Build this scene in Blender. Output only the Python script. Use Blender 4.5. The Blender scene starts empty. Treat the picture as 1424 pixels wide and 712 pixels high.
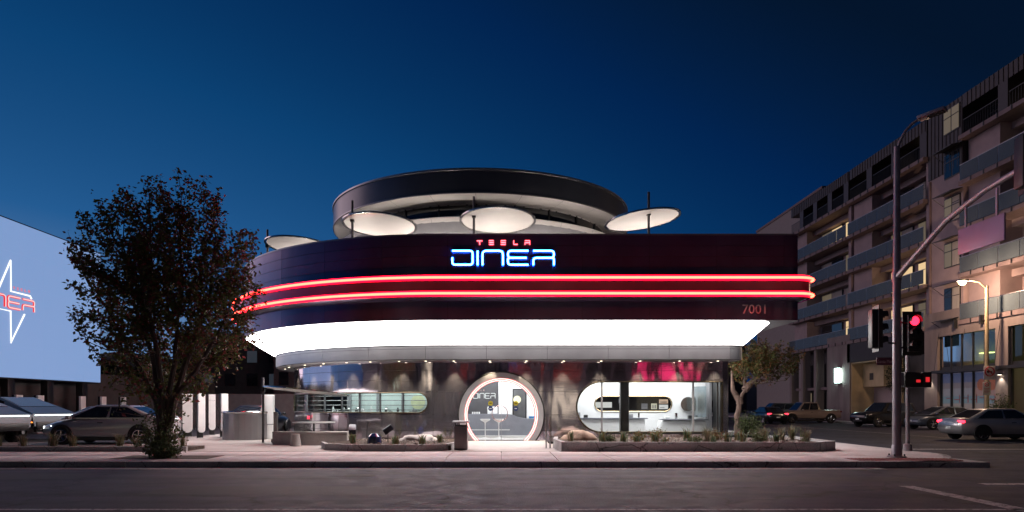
import bpy, bmesh, math, random
from mathutils import Vector, Matrix
from mathutils.geometry import delaunay_2d_cdt
R_ = math.radians
PI = math.pi
random.seed(7)
S = bpy.context.scene
COL = S.collection

# ------------------------------------------------------------------ camera
cam = bpy.data.cameras.new('camera')
camo = bpy.data.objects.new('camera', cam)
COL.objects.link(camo)
S.camera = camo
camo.location = (0, 0, 1.6)
camo.rotation_euler = (PI/2, 0, 0)
cam.sensor_fit = 'HORIZONTAL'
cam.sensor_width = 36
cam.lens = 24
cam.shift_x = 0.0105
cam.shift_y = 0.1454
cam.clip_start = 0.1
cam.clip_end = 3000

# ------------------------------------------------------------------ dusk sky
w = bpy.data.worlds.new('World'); S.world = w; w.use_nodes = True
wn, wl = w.node_tree.nodes, w.node_tree.links
SKY_GAIN = 2.5/.3
sky = wn.new('ShaderNodeTexSky'); sky.sky_type = 'NISHITA'; sky.sun_disc = False
SUN_EL, SUN_ROT = R_(-4), R_(-50)
sky.sun_elevation = SUN_EL; sky.sun_rotation = SUN_ROT
sky.ozone_density = 3; sky.dust_density = .3; sky.air_density = 1; sky.altitude = 0
# dusk grade: the brightness of the sky model picks the blue of the hour, the same way all round
bw_ = wn.new('ShaderNodeRGBToBW'); wl.new(sky.outputs[0], bw_.inputs[0])
sm = wn.new('ShaderNodeMath'); sm.operation = 'MULTIPLY'; sm.inputs[1].default_value = SKY_GAIN; wl.new(bw_.outputs[0], sm.inputs[0])
rp = wn.new('ShaderNodeValToRGB'); wl.new(sm.outputs[0], rp.inputs[0])
tones = [(0, (.0005, .002, .008)), (.067, (.0012, .0075, .025)), (.1, (.0006, .0176, .08)), (.19, (.0037, .053, .171)), (.373, (.018, .105, .287)), (.69, (.14, .25, .45)), (1, (.3, .42, .6))]
while len(rp.color_ramp.elements) < len(tones): rp.color_ramp.elements.new(.5)
for e_, (p_, c_) in zip(rp.color_ramp.elements, tones): e_.position = p_; e_.color = (*c_, 1)
mx = wn.new('ShaderNodeMix'); mx.data_type = 'RGBA'; mx.blend_type = 'MULTIPLY'; mx.inputs[0].default_value = 1
wl.new(rp.outputs[0], mx.inputs[6]); mx.inputs[7].default_value = (1/.15, 1/.15, 1/.15, 1)
bg = wn['Background']; wl.new(mx.outputs[2], bg.inputs[0]); bg.inputs[1].default_value = 0.15

# the sun has set: only a faint, very soft afterglow from its side
sl = bpy.data.lights.new('sun', 'SUN'); sl.energy = 0.5; sl.angle = R_(40); sl.color = (1, .68, .66)
so = bpy.data.objects.new('sun', sl); COL.objects.link(so)
so.rotation_euler = Vector((0.8, -0.45, -0.25)).to_track_quat('-Z', 'Y').to_euler()

vs = S.view_settings
vs.view_transform = 'Standard'; vs.look = 'None'; vs.exposure = 0; vs.gamma = 1; vs.use_curve_mapping = False
S.render.engine = 'CYCLES'
S.cycles.use_denoising = True
S.cycles.max_bounces = 8
S.cycles.sample_clamp_indirect = 6
S.cycles.caustics_reflective = False
S.cycles.caustics_refractive = False

# ------------------------------------------------------------------ materials
MATS = {}
def mat(name, col, rough=.6, metal=0., var=.15, scale=3., bump=0., bscale=None, stretch=(1,1,1), spec=.5, coat=0., wave=None, rvar=0.):
    if name in MATS: return MATS[name]
    m = bpy.data.materials.new(name); m.use_nodes = True
    n, l = m.node_tree.nodes, m.node_tree.links
    b = n['Principled BSDF']
    b.inputs['Roughness'].default_value = rough
    b.inputs['Metallic'].default_value = metal
    b.inputs['Specular IOR Level'].default_value = spec
    b.inputs['Coat Weight'].default_value = coat
    b.inputs['Coat Roughness'].default_value = .06
    tc = n.new('ShaderNodeTexCoord'); mp = n.new('ShaderNodeMapping')
    mp.inputs['Scale'].default_value = stretch
    l.new(tc.outputs['Object'], mp.inputs[0])
    nz = n.new('ShaderNodeTexNoise'); nz.inputs['Scale'].default_value = scale; nz.inputs['Detail'].default_value = 6
    l.new(mp.outputs[0], nz.inputs['Vector'])
    cr = n.new('ShaderNodeValToRGB')
    a = [max(0, c*(1-var)) for c in col]; c2 = [min(1, c*(1+var)) for c in col]
    cr.color_ramp.elements[0].position = .3; cr.color_ramp.elements[1].position = .7
    cr.color_ramp.elements[0].color = (*a, 1); cr.color_ramp.elements[1].color = (*c2, 1)
    l.new(nz.outputs[0], cr.inputs[0]); l.new(cr.outputs[0], b.inputs['Base Color'])
    if rvar:
        mr = n.new('ShaderNodeMapRange'); mr.inputs[1].default_value = .3; mr.inputs[2].default_value = .7
        mr.inputs[3].default_value = max(.02, rough-rvar); mr.inputs[4].default_value = min(1, rough+rvar)
        l.new(nz.outputs[0], mr.inputs[0]); l.new(mr.outputs[0], b.inputs['Roughness'])
    if bump:
        n2 = n.new('ShaderNodeTexNoise'); n2.inputs['Scale'].default_value = bscale or scale*8; n2.inputs['Detail'].default_value = 4
        l.new(mp.outputs[0], n2.inputs['Vector'])
        bp = n.new('ShaderNodeBump'); bp.inputs['Strength'].default_value = bump; bp.inputs['Distance'].default_value = .02
        l.new(n2.outputs[0], bp.inputs['Height']); l.new(bp.outputs[0], b.inputs['Normal'])
    MATS[name] = m
    return m
def emit(name, col, strength):
    if name in MATS: return MATS[name]
    m = bpy.data.materials.new(name); m.use_nodes = True
    n, l = m.node_tree.nodes, m.node_tree.links
    b = n['Principled BSDF']
    b.inputs['Base Color'].default_value = (.02, .02, .02, 1) if max(col)*strength > .6 else (.1, .1, .1, 1)
    b.inputs['Roughness'].default_value = .5
    b.inputs['Emission Color'].default_value = (*col, 1); b.inputs['Emission Strength'].default_value = strength
    MATS[name] = m
    return m
def glass(name, tint=(.9, .95, .95), ior=1.45):
    if name in MATS: return MATS[name]
    m = bpy.data.materials.new(name); m.use_nodes = True
    n, l = m.node_tree.nodes, m.node_tree.links
    n.remove(n['Principled BSDF'])
    t = n.new('ShaderNodeBsdfTransparent'); t.inputs[0].default_value = (*tint, 1)
    g = n.new('ShaderNodeBsdfGlossy'); g.inputs['Roughness'].default_value = .03
    f = n.new('ShaderNodeFresnel'); f.inputs[0].default_value = ior
    x = n.new('ShaderNodeMixShader')
    l.new(f.outputs[0], x.inputs[0]); l.new(t.outputs[0], x.inputs[1]); l.new(g.outputs[0], x.inputs[2])
    l.new(x.outputs[0], n['Material Output'].inputs[0])
    MATS[name] = m
    return m
def leafmat(name, cols, rough=.55):
    if name in MATS: return MATS[name]
    m = bpy.data.materials.new(name); m.use_nodes = True
    n, l = m.node_tree.nodes, m.node_tree.links
    b = n['Principled BSDF']; b.inputs['Roughness'].default_value = rough
    b.inputs['Specular IOR Level'].default_value = .3
    g = n.new('ShaderNodeNewGeometry'); cr = n.new('ShaderNodeValToRGB'); cr.color_ramp.interpolation = 'CONSTANT'
    e = cr.color_ramp.elements
    while len(e) < len(cols): e.new(.5)
    for i, c in enumerate(cols):
        e[i].position = i/len(cols); e[i].color = (*c, 1)
    l.new(g.outputs['Random Per Island'], cr.inputs[0]); l.new(cr.outputs[0], b.inputs['Base Color'])
    tr = n.new('ShaderNodeBsdfTranslucent'); l.new(cr.outputs[0], tr.inputs[0])
    ms = n.new('ShaderNodeMixShader'); ms.inputs[0].default_value = .3
    l.new(b.outputs[0], ms.inputs[1]); l.new(tr.outputs[0], ms.inputs[2]); l.new(ms.outputs[0], n['Material Output'].inputs[0])
    MATS[name] = m
    return m

# stainless cladding: soft oil-canning ripples and vertical brushing
def steel(name, col, rough, ripple=.25, metal=1., brush=.08, rv=.25):
    m = bpy.data.materials.new(name); m.use_nodes = True
    n, l = m.node_tree.nodes, m.node_tree.links
    b = n['Principled BSDF']; b.inputs['Metallic'].default_value = metal
    tc = n.new('ShaderNodeTexCoord')
    def noise(sc, st, det=3):
        mp = n.new('ShaderNodeMapping'); mp.inputs['Scale'].default_value = st; l.new(tc.outputs['Object'], mp.inputs[0])
        z = n.new('ShaderNodeTexNoise'); z.inputs['Scale'].default_value = sc; z.inputs['Detail'].default_value = det
        l.new(mp.outputs[0], z.inputs['Vector']); return z
    z1 = noise(1.1, (1, 1, .35), 2)      # oil canning
    z2 = noise(40, (.03, .03, 1), 4)     # horizontal brushing smears lights upright
    z3 = noise(.8, (1, 1, .6), 5)        # tone
    bp = n.new('ShaderNodeBump'); bp.inputs['Strength'].default_value = ripple; bp.inputs['Distance'].default_value = .12
    l.new(z1.outputs[0], bp.inputs['Height'])
    bp2 = n.new('ShaderNodeBump'); bp2.inputs['Strength'].default_value = brush; bp2.inputs['Distance'].default_value = .004
    l.new(z2.outputs[0], bp2.inputs['Height']); l.new(bp.outputs[0], bp2.inputs['Normal']); l.new(bp2.outputs[0], b.inputs['Normal'])
    cr = n.new('ShaderNodeValToRGB'); e = cr.color_ramp.elements
    e[0].position = .3; e[1].position = .7
    e[0].color = (*[c*.82 for c in col], 1); e[1].color = (*[min(1, c*1.12) for c in col], 1)
    l.new(z3.outputs[0], cr.inputs[0]); l.new(cr.outputs[0], b.inputs['Base Color'])
    mr = n.new('ShaderNodeMapRange'); mr.inputs[1].default_value = .3; mr.inputs[2].default_value = .7
    mr.inputs[3].default_value = rough*(1-rv); mr.inputs[4].default_value = rough*(1+rv)
    l.new(z2.outputs[0], mr.inputs[0]); l.new(mr.outputs[0], b.inputs['Roughness'])
    MATS[name] = m
    return m

# ------------------------------------------------------------------ mesh helpers
def sharpen(me, ang=35):
    bm = bmesh.new(); bm.from_mesh(me)
    for f in bm.faces: f.smooth = True
    ca = R_(ang)
    for e in bm.edges:
        if len(e.link_faces) == 2:
            if e.link_faces[0].normal.angle(e.link_faces[1].normal, 0) > ca: e.smooth = False
    bm.to_mesh(me); bm.free()
class MB:
    def __init__(s): s.v = []; s.f = []; s.M = None
    def add(s, vs, fs):
        k = len(s.v)
        if s.M is not None: vs = [s.M @ Vector(p) for p in vs]
        s.v += [tuple(p) for p in vs]; s.f += [tuple(i+k for i in f) for f in fs]; return s
    def box(s, x0, x1, y0, y1, z0, z1):
        v = [(x0,y0,z0),(x1,y0,z0),(x1,y1,z0),(x0,y1,z0),(x0,y0,z1),(x1,y0,z1),(x1,y1,z1),(x0,y1,z1)]
        return s.add(v, [(3,2,1,0),(4,5,6,7),(0,1,5,4),(1,2,6,5),(2,3,7,6),(3,0,4,7)])
    def bevbox(s, x0, x1, y0, y1, z0, z1, b=.01):
        bm = bmesh.new(); bmesh.ops.create_cube(bm, size=1)
        for v in bm.verts:
            v.co = Vector(((x0+x1)/2+v.co.x*(x1-x0), (y0+y1)/2+v.co.y*(y1-y0), (z0+z1)/2+v.co.z*(z1-z0)))
        bmesh.ops.bevel(bm, geom=bm.edges[:], offset=b, segments=2, affect='EDGES', profile=.5)
        bm.verts.index_update()
        r = s.add([v.co.copy() for v in bm.verts], [[v.index for v in f.verts] for f in bm.faces]); bm.free(); return r
    def tube(s, pts, r, n=8, closed=False, caps=True):
        pts = [Vector(p) for p in pts]; N = len(pts)
        rs = r if isinstance(r, (list, tuple)) else [r]*N
        vs = []; up = None
        for i, p in enumerate(pts):
            if closed: t = pts[(i+1) % N]-pts[i-1]
            else: t = pts[min(i+1, N-1)]-pts[max(i-1, 0)]
            if t.length < 1e-9: t = Vector((0, 0, 1))
            t.normalize()
            if up is None:
                up = Vector((0, 0, 1)) if abs(t.z) < .9 else Vector((1, 0, 0))
            a = t.cross(up)
            if a.length < 1e-4: a = t.cross(Vector((1, .3, .2)))
            a.normalize(); b = a.cross(t).normalized(); up = b
            for k in range(n):
                q = 2*PI*k/n; vs.append(p+(a*math.cos(q)+b*math.sin(q))*rs[i])
        fs = []
        for i in range(N if closed else N-1):
            j = (i+1) % N
            for k in range(n):
                k2 = (k+1) % n; fs.append((i*n+k, j*n+k, j*n+k2, i*n+k2))
        if caps and not closed:
            fs.append(tuple(range(n))); fs.append(tuple((N-1)*n+k for k in reversed(range(n))))
        return s.add(vs, fs)
    def lathe(s, prof, c=(0, 0, 0), n=32, axis='z', caps=True):
        c = Vector(c); vs = []
        for r, h in prof:
            for k in range(n):
                q = 2*PI*k/n; x, y = r*math.cos(q), r*math.sin(q)
                vs.append(c+(Vector((x, y, h)) if axis == 'z' else Vector((x, -h, y)) if axis == 'y' else Vector((h, x, y))))
        fs = []
        for i in range(len(prof)-1):
            for k in range(n):
                k2 = (k+1) % n; fs.append((i*n+k, i*n+k2, (i+1)*n+k2, (i+1)*n+k))
        if caps:
            if prof[0][0] > 1e-4: fs.append(tuple(reversed(range(n))))
            if prof[-1][0] > 1e-4: fs.append(tuple((len(prof)-1)*n+k for k in range(n)))
        return s.add(vs, fs)
    def prism(s, poly, fn, h0, h1):
        """poly: 2D outline; fn(a,b,h) -> 3D"""
        n = len(poly)
        vs = [fn(a, b, h0) for a, b in poly]+[fn(a, b, h1) for a, b in poly]
        fs = [tuple(reversed(range(n))), tuple(range(n, 2*n))]+[(i, (i+1) % n, n+(i+1) % n, n+i) for i in range(n)]
        return s.add(vs, fs)
    def loft(s, rings, closed=True, cap0=False, cap1=False):
        n = len(rings[0]); vs = [p for r in rings for p in r]; fs = []
        for i in range(len(rings)-1):
            for k in range(n if closed else n-1):
                k2 = (k+1) % n; fs.append((i*n+k, i*n+k2, (i+1)*n+k2, (i+1)*n+k))
        if cap0: fs.append(tuple(reversed(range(n))))
        if cap1: fs.append(tuple((len(rings)-1)*n+k for k in range(n)))
        return s.add(vs, fs)
    def quad(s, a, b, c, d): return s.add([a, b, c, d], [(0, 1, 2, 3)])
    def mesh(s, name, m, fix=True, ang=35):
        me = bpy.data.meshes.new(name); me.from_pydata(s.v, [], s.f); me.update()
        if fix:
            bm = bmesh.new(); bm.from_mesh(me); bmesh.ops.recalc_face_normals(bm, faces=bm.faces[:]); bm.to_mesh(me); bm.free()
        if ang is not None: sharpen(me, ang)
        if m: me.materials.append(m)
        return me
    def build(s, name, m, parent=None, fix=True, ang=35, label=None):
        o = bpy.data.objects.new(name, s.mesh(name, m, fix, ang)); COL.objects.link(o)
        if parent is not None: adopt(o, parent)
        if label: o['label'] = label
        return o
def wmat(o):
    M = Matrix.LocRotScale(o.location, o.rotation_euler, o.scale)
    if o.parent: M = wmat(o.parent) @ o.matrix_parent_inverse @ M
    return M
def adopt(o, parent, local=None):
    """parts built in world space keep their place; parts built for a LOCAL thing stay local"""
    o.parent = parent
    if parent.get('_local') is None: o.matrix_parent_inverse = wmat(parent).inverted()
    root = parent
    if parent.get('_local') is not None: o['_local'] = 1
def tag(o, label, cat, group=None):
    o['label'] = label; o['category'] = cat
    if group: o['group'] = group
    return o
def struct(o): o['kind'] = 'structure'; return o
def thing(name, label, cat, loc=(0, 0, 0), rz=0, group=None, local=False):
    o = bpy.data.objects.new(name, None); COL.objects.link(o); o.empty_display_size = .2
    o.location = loc; o.rotation_euler = (0, 0, rz)
    if local: o['_local'] = 1
    return tag(o, label, cat, group)
def copy_tree(o, parent=None):
    c = o.copy(); COL.objects.link(c); c.parent = parent
    for ch in list(o.children): copy_tree(ch, c)
    return c
def text_mesh(name, txt, m, size, fn, depth=.004, parent=None, align='CENTER', sx=1.):
    """flat lettering placed by fn(x, y, h)"""
    cu = bpy.data.curves.new(name, 'FONT'); cu.body = txt; cu.size = size; cu.align_x = align; cu.extrude = depth; cu.resolution_u = 3
    to = bpy.data.objects.new('tmp_text', cu); COL.objects.link(to)
    me = bpy.data.meshes.new_from_object(to)
    bpy.data.objects.remove(to); bpy.data.curves.remove(cu)
    for v in me.vertices: v.co = fn(v.co.x*sx, v.co.y, v.co.z)
    me.materials.clear(); me.materials.append(m); me.name = name
    o = bpy.data.objects.new(name, me); COL.objects.link(o)
    if parent is not None: adopt(o, parent)
    return o
F = 949.
def at(px, py, Y): return Vector(((px-697)/F*Y, Y, 1.6+(563-py)/F*Y))
def arc2(cx, cy, r, a0, a1, n=8): return [(cx+r*math.cos(R_(a0+(a1-a0)*i/n)), cy+r*math.sin(R_(a0+(a1-a0)*i/n))) for i in range(n+1)]

# ------------------------------------------------------------------ palette
def ground_mat(name, col, rough, grain, stain, crack, gum, streak):
    """worn paving: grain, stains, cracks, gum spots and wheel-track streaks along X"""
    m = bpy.data.materials.new(name); m.use_nodes = True
    n, l = m.node_tree.nodes, m.node_tree.links
    b = n['Principled BSDF']; b.inputs['Specular IOR Level'].default_value = .3
    tc = n.new('ShaderNodeNewGeometry')
    def tex(kind, sc, st=(1, 1, 1), det=5):
        mp = n.new('ShaderNodeMapping'); mp.inputs['Scale'].default_value = st; l.new(tc.outputs['Position'], mp.inputs[0])
        t = n.new('ShaderNodeTexNoise' if kind == 'n' else 'ShaderNodeTexVoronoi'); t.inputs['Scale'].default_value = sc
        if kind == 'n': t.inputs['Detail'].default_value = det
        if kind == 'e': t.feature = 'DISTANCE_TO_EDGE'
        l.new(mp.outputs[0], t.inputs['Vector']); return t, mp
    def rng(src, a, c, lo, hi):
        r = n.new('ShaderNodeMapRange'); r.inputs[1].default_value = a; r.inputs[2].default_value = c; r.inputs[3].default_value = lo; r.inputs[4].default_value = hi
        l.new(src, r.inputs[0]); return r.outputs[0]
    def mul(a, c):
        q = n.new('ShaderNodeMath'); q.operation = 'MULTIPLY'; l.new(a, q.inputs[0]); l.new(c, q.inputs[1]); return q.outputs[0]
    g1, _ = tex('n', 34, det=3); f = rng(g1.outputs[0], .3, .7, 1-grain, 1+grain)
    g2, _ = tex('n', .55); f = mul(f, rng(g2.outputs[0], .3, .7, 1-stain, 1+stain))
    g3, _ = tex('n', 2.6); f = mul(f, rng(g3.outputs[0], .35, .65, 1-stain*.5, 1+stain*.5))
    if streak:
        g4, _ = tex('n', 1.6, (.035, 1, 1), 4); f = mul(f, rng(g4.outputs[0], .35, .65, 1-streak, 1+streak))
    if crack:
        wz, _ = tex('n', 1.7); v, mp = tex('e', crack)
        ad = n.new('ShaderNodeVectorMath'); ad.operation = 'MULTIPLY_ADD'; ad.inputs[1].default_value = (1.2, 1.2, 0)
        l.new(wz.outputs['Color'], ad.inputs[0]); l.new(tc.outputs['Position'], ad.inputs[2]); l.new(ad.outputs[0], mp.inputs[0])
        f = mul(f, rng(v.outputs['Distance'], .0, .012, .18, 1))
    if gum:
        v, _ = tex('v', gum); f = mul(f, rng(v.outputs['Distance'], .05, .09, .6, 1))
    mc = n.new('ShaderNodeMix'); mc.data_type = 'RGBA'; mc.blend_type = 'MULTIPLY'; mc.inputs[0].default_value = 1
    mc.inputs[6].default_value = (*col, 1); l.new(f, mc.inputs[7]); l.new(mc.outputs[2], b.inputs['Base Color'])
    l.new(rng(g3.outputs[0], .3, .7, rough-.12, rough+.1), b.inputs['Roughness'])
    bp = n.new('ShaderNodeBump'); bp.inputs['Strength'].default_value = .5; bp.inputs['Distance'].default_value = .012
    l.new(g1.outputs[0], bp.inputs['Height']); l.new(bp.outputs[0], b.inputs['Normal'])
    MATS[name] = m
    return m
m_asph = ground_mat('asphalt', (.032, .029, .047), .78, .6, .38, .2, 0, .4)
m_conc = ground_mat('sidewalk_concrete', (.50, .45, .45), .82, .16, .16, 0, 1.9, 0)
m_conc2 = ground_mat('plaza_concrete', (.40, .375, .36), .78, .14, .12, 0, 1.3, 0)
m_kerb = ground_mat('kerb_concrete', (.36, .35, .35), .85, .25, .25, .5, 0, 0)
m_lot = mat('lot_asphalt', (.045, .045, .05), .75, var=.3, scale=1.1, bump=.4, bscale=50)
def worn_paint():
    m = bpy.data.materials.new('road_paint'); m.use_nodes = True; n, l = m.node_tree.nodes, m.node_tree.links
    b = n['Principled BSDF']; b.inputs['Roughness'].default_value = .75
    g = n.new('ShaderNodeNewGeometry'); z = n.new('ShaderNodeTexNoise'); z.inputs['Scale'].default_value = 9; z.inputs['Detail'].default_value = 8; z.inputs['Roughness'].default_value = .75
    l.new(g.outputs['Position'], z.inputs['Vector']); c = n.new('ShaderNodeValToRGB'); e = c.color_ramp.elements
    e[0].position = .42; e[0].color = (.05, .047, .055, 1); e[1].position = .52; e[1].color = (.46, .43, .44, 1)
    l.new(z.outputs[0], c.inputs[0]); l.new(c.outputs[0], b.inputs['Base Color']); MATS['road_paint'] = m; return m
m_paint = worn_paint()
m_black = mat('black_metal', (.02, .02, .022), .4, var=.2)
m_dark = mat('dark_backing', (.012, .012, .014), .6, var=.2)
m_fascia = steel('brushed_fascia_steel', (.19, .155, .235), .28, .08, .88, .0, .02)
m_steel = steel('polished_wall_steel', (.62, .58, .65), .08, .2, .91, .10)
m_band = steel('satin_band_steel', (.40, .39, .41), .40, .05, 1., .0, .03)
m_white = mat('white_paint', (.78, .78, .78), .5, var=.04)
m_cream = mat('warm_white_panel', (.70, .67, .65), .55, var=.05, scale=1.5)
m_grey = mat('grey_paint', (.28, .28, .30), .5, var=.08)
m_midgrey = mat('counter_grey', (.22, .23, .27), .45, var=.08)
m_glass = glass('clear_glass')
m_tintglass = glass('balcony_glass', (.62, .68, .72), 1.25)
_n, _l = m_tintglass.node_tree.nodes, m_tintglass.node_tree.links      # faintly milky laminated glass
_d = _n.new('ShaderNodeBsdfDiffuse'); _d.inputs[0].default_value = (.30, .36, .40, 1); _x = _n.new('ShaderNodeMixShader'); _x.inputs[0].default_value = .3
_s = _n['Material Output'].inputs[0].links[0].from_socket; _l.new(_s, _x.inputs[1]); _l.new(_d.outputs[0], _x.inputs[2]); _l.new(_x.outputs[0], _n['Material Output'].inputs[0])
m_darkglass = mat('dark_window_glass', (.015, .018, .025), .06, var=.2, spec=.8)
m_chrome = mat('polished_metal', (.6, .6, .6), .18, 1, var=.05)
m_bark = mat('bark', (.09, .065, .055), .85, var=.35, scale=9, bump=.8, bscale=30, stretch=(1, 1, .25))
m_soil = mat('soil_mulch', (.06, .04, .03), .95, var=.45, scale=9, bump=1, bscale=40)
m_rubber = mat('tyre_rubber', (.012, .012, .012), .8, var=.2)
e_soffit = emit('soffit_light', (1, .95, .93), 14)
e_red = emit('red_neon', (1, .040, .022), 20)
e_blue = emit('blue_neon', (.028, .19, 1), 48)
e_rose = emit('rose_neon', (1, .26, .24), 6)
e_pink = emit('small_red_neon', (1, .08, .10), 9)
e_warm = emit('warm_bulb', (1, .78, .5), 8)

# ================================================================== GROUND
g = MB(); g.quad((-900, -900, 0), (900, -900, 0), (900, 900, 0), (-900, 900, 0))
struct(g.build('ground', mat('far_ground', (.05, .05, .05), .9), ang=None)).location.z = -.012
g = MB(); g.quad((-140, -1.0, 0), (140, -1.0, 0), (140, 17.46, 0), (-140, 17.46, 0))
road = struct(g.build('road', m_asph, ang=None))
g = MB(); g.quad((12.9, 17.46, 0), (29.9, 17.46, 0), (29.9, 160, 0), (12.9, 160, 0))
struct(g.build('side_road', m_asph, ang=None))
# painted markings lie on the road
def mark(nm, pts):
    q = MB(); q.add([(x, y, .004) for x, y in pts], [tuple(range(len(pts)))]); return struct(q.build(nm, m_paint, ang=None))
mark('lane_line', [(-40, 10.36), (40, 10.36), (40, 10.48), (-40, 10.48)])
mark('lane_line', [(-40, 3.9), (40, 3.9), (40, 4.02), (-40, 4.02)])
mark('crosswalk_line', [(7.72, 2), (8.02, 2), (8.12, 13.45), (7.82, 13.45)])
mark('crosswalk_line', [(10.9, 2), (11.2, 2), (11.2, 13.45), (10.9, 13.45)])
mark('crosswalk_line', [(9.7, 13.62), (28, 13.62), (28, 13.92), (9.7, 13.92)])
mark('lane_line', [(21.5, 24.4), (21.62, 24.4), (21.62, 90), (21.5, 90)])
mark('stop_line', [(13.2, 24.4), (21.3, 24.4), (21.3, 24.8), (13.2, 24.8)])
for nm, pts in (('asphalt_patch', [(-6.5, 12.2), (-1.8, 12.1), (-1.7, 13.3), (-6.4, 13.5)]), ('asphalt_patch', [(3.6, 14.2), (9.0, 14.3), (8.9, 15.1), (3.7, 15.0)]), ('asphalt_patch', [(-14, 14.6), (-9.2, 14.7), (-9.3, 15.9), (-14, 15.8)])):
    q = MB(); q.add([(x, y, .003) for x, y in pts], [(0, 1, 2, 3)]); struct(q.build(nm, mat('patch_asphalt', (.022, .021, .026), .75, var=.2, scale=4, bump=.4, bscale=70), ang=None))
q = MB(); q.lathe([(0, .006), (.33, .006), (.36, .004)], (-3.2, 15.4, 0), 28, caps=False); struct(q.build('manhole_cover', mat('cast_iron', (.03, .028, .03), .85, .1, var=.3, scale=20)))
# gutter
g = MB(); g.box(-60, 9.6, 16.95, 17.44, -.03, .004)
struct(g.build('gutter', m_kerb))
# sidewalk: a bed with scored slabs as pieces
g = MB(); g.box(-60, 12.6, 17.6, 27.0, -.2, .12)
walk = struct(g.build('sidewalk', m_kerb))
slab_mesh = {}
def slab(x0, x1, y0, y1, z1=.15, par=None, m=None):
    q = MB(); q.bevbox(x0+.009, x1-.009, y0+.009, y1-.009, .06, z1, .01)
    return q.build('slab', m or m_conc, par or walk)
x = -27.0
while x < 9.2:
    slab(x, x+1.5, 17.62, 19.4); slab(x, x+1.5, 19.4, 21.18); x += 1.5
# kerb stones with a rounded return into the side street
x = -48.0
while x < 8.9:
    q = MB(); q.bevbox(x+.004, x+2.4-.004, 17.45, 17.615, -.1, .152, .015); q.build('kerb_stone', m_kerb, walk); x += 2.4
cc = (9.6, 21.0); n = 10
def corner(r, z): return [(cc[0]+r*math.sin(PI/2*i/n), cc[1]-r*math.cos(PI/2*i/n), z) for i in range(n+1)]
for i in range(n):
    a, b = PI/2*i/n, PI/2*(i+1)/n-.006
    pr = lambda t, r, z: (cc[0]+r*math.sin(t), cc[1]-r*math.cos(t), z)
    q = MB(); q.loft([[pr(a, 3.38, -.1), pr(b, 3.38, -.1), pr(b, 3.55, -.1), pr(a, 3.55, -.1)], [pr(a, 3.38, .153), pr(b, 3.38, .153), pr(b, 3.55, .147), pr(a, 3.55, .147)]], True, True, True)
    q.build('kerb_stone', m_kerb, walk)
q = MB(); pts = [(9.0, 17.63)]+[(p[0], p[1]) for p in corner(3.37, 0)]+[(12.96, 27.0), (9.0, 27.0)]
q.prism(pts, lambda a, b, h: (a, b, h), -.1, .149); q.build('corner_slab', m_conc, walk)
# tactile warning plate with real domes by the signal pole
q = MB(); q.box(9.3, 12.0, 17.72, 18.5, .14, .156)
tp = q.build('tactile_plate', mat('tactile_red', (.30, .10, .10), .7, var=.2), walk)
q = MB()
for i in range(26):
    for j in range(7):
        q.lathe([(.03, 0), (.022, .012), (.0, .014)], (9.35+i*.104, 17.78+j*.105, .155), n=6, caps=False)
dm = q.build('dome_field', MATS['tactile_red'], walk); dm['kind'] = 'stuff'
x = 27.0
for k in range(7):
    q = MB(); q.bevbox(12.8, 12.96, x+.004, x+4-.004, -.1, .15, .015); q.build('kerb_stone', m_kerb, walk); x += 4
# plaza in front of the doors, ramping up to the threshold
q = MB(); q.add([(-1.25, 21.2, .152), (1.7, 21.2, .152), (1.7, 25.95, .252), (-1.25, 25.95, .252), (-1.25, 21.2, .02), (1.7, 21.2, .02), (1.7, 25.95, .02), (-1.25, 25.95, .02)],
  [(0, 1, 2, 3), (0, 4, 5, 1), (1, 5, 6, 2), (2, 6, 7, 3), (3, 7, 4, 0)])
struct(q.build('entry_ramp', m_conc2))
q = MB(); q.prism([(-14, 21.2), (-1.27, 21.2), (-1.27, 27.5), (-14, 34)], lambda a, b, h: (a, b, h), -.1, .156)
struct(q.build('plaza', m_conc2))
# forecourt of the parking lot
q = MB(); q.prism([(-90, 22.6), (-14.02, 22.6), (-14.02, 60), (-90, 60)], lambda a, b, h: (a, b, h), -.1, .10)
struct(q.build('parking_lot', m_lot))
q = MB(); q.prism([(-14.0, 34.02), (12.8, 34.02), (12.8, 60), (-14.0, 60)], lambda a, b, h: (a, b, h), -.1, .09)
struct(q.build('rear_lot', m_lot))
for k in range(9):
    q = MB(); y = 30.2+k*2.9; q.quad((-22.9, y, .105), (-18.2, y, .105), (-18.2, y+.1, .105), (-22.9, y+.1, .105)); struct(q.build('bay_line', m_paint, ang=None))
# far pavement under the apartment block, far pavement behind the camera
q = MB(); q.box(29.9, 60, 17.5, 160, -.1, .15); struct(q.build('far_pavement', m_conc))
q = MB(); q.box(-140, 140, -6.5, -1.0, -.1, .15); struct(q.build('near_pavement', m_conc))

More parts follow.
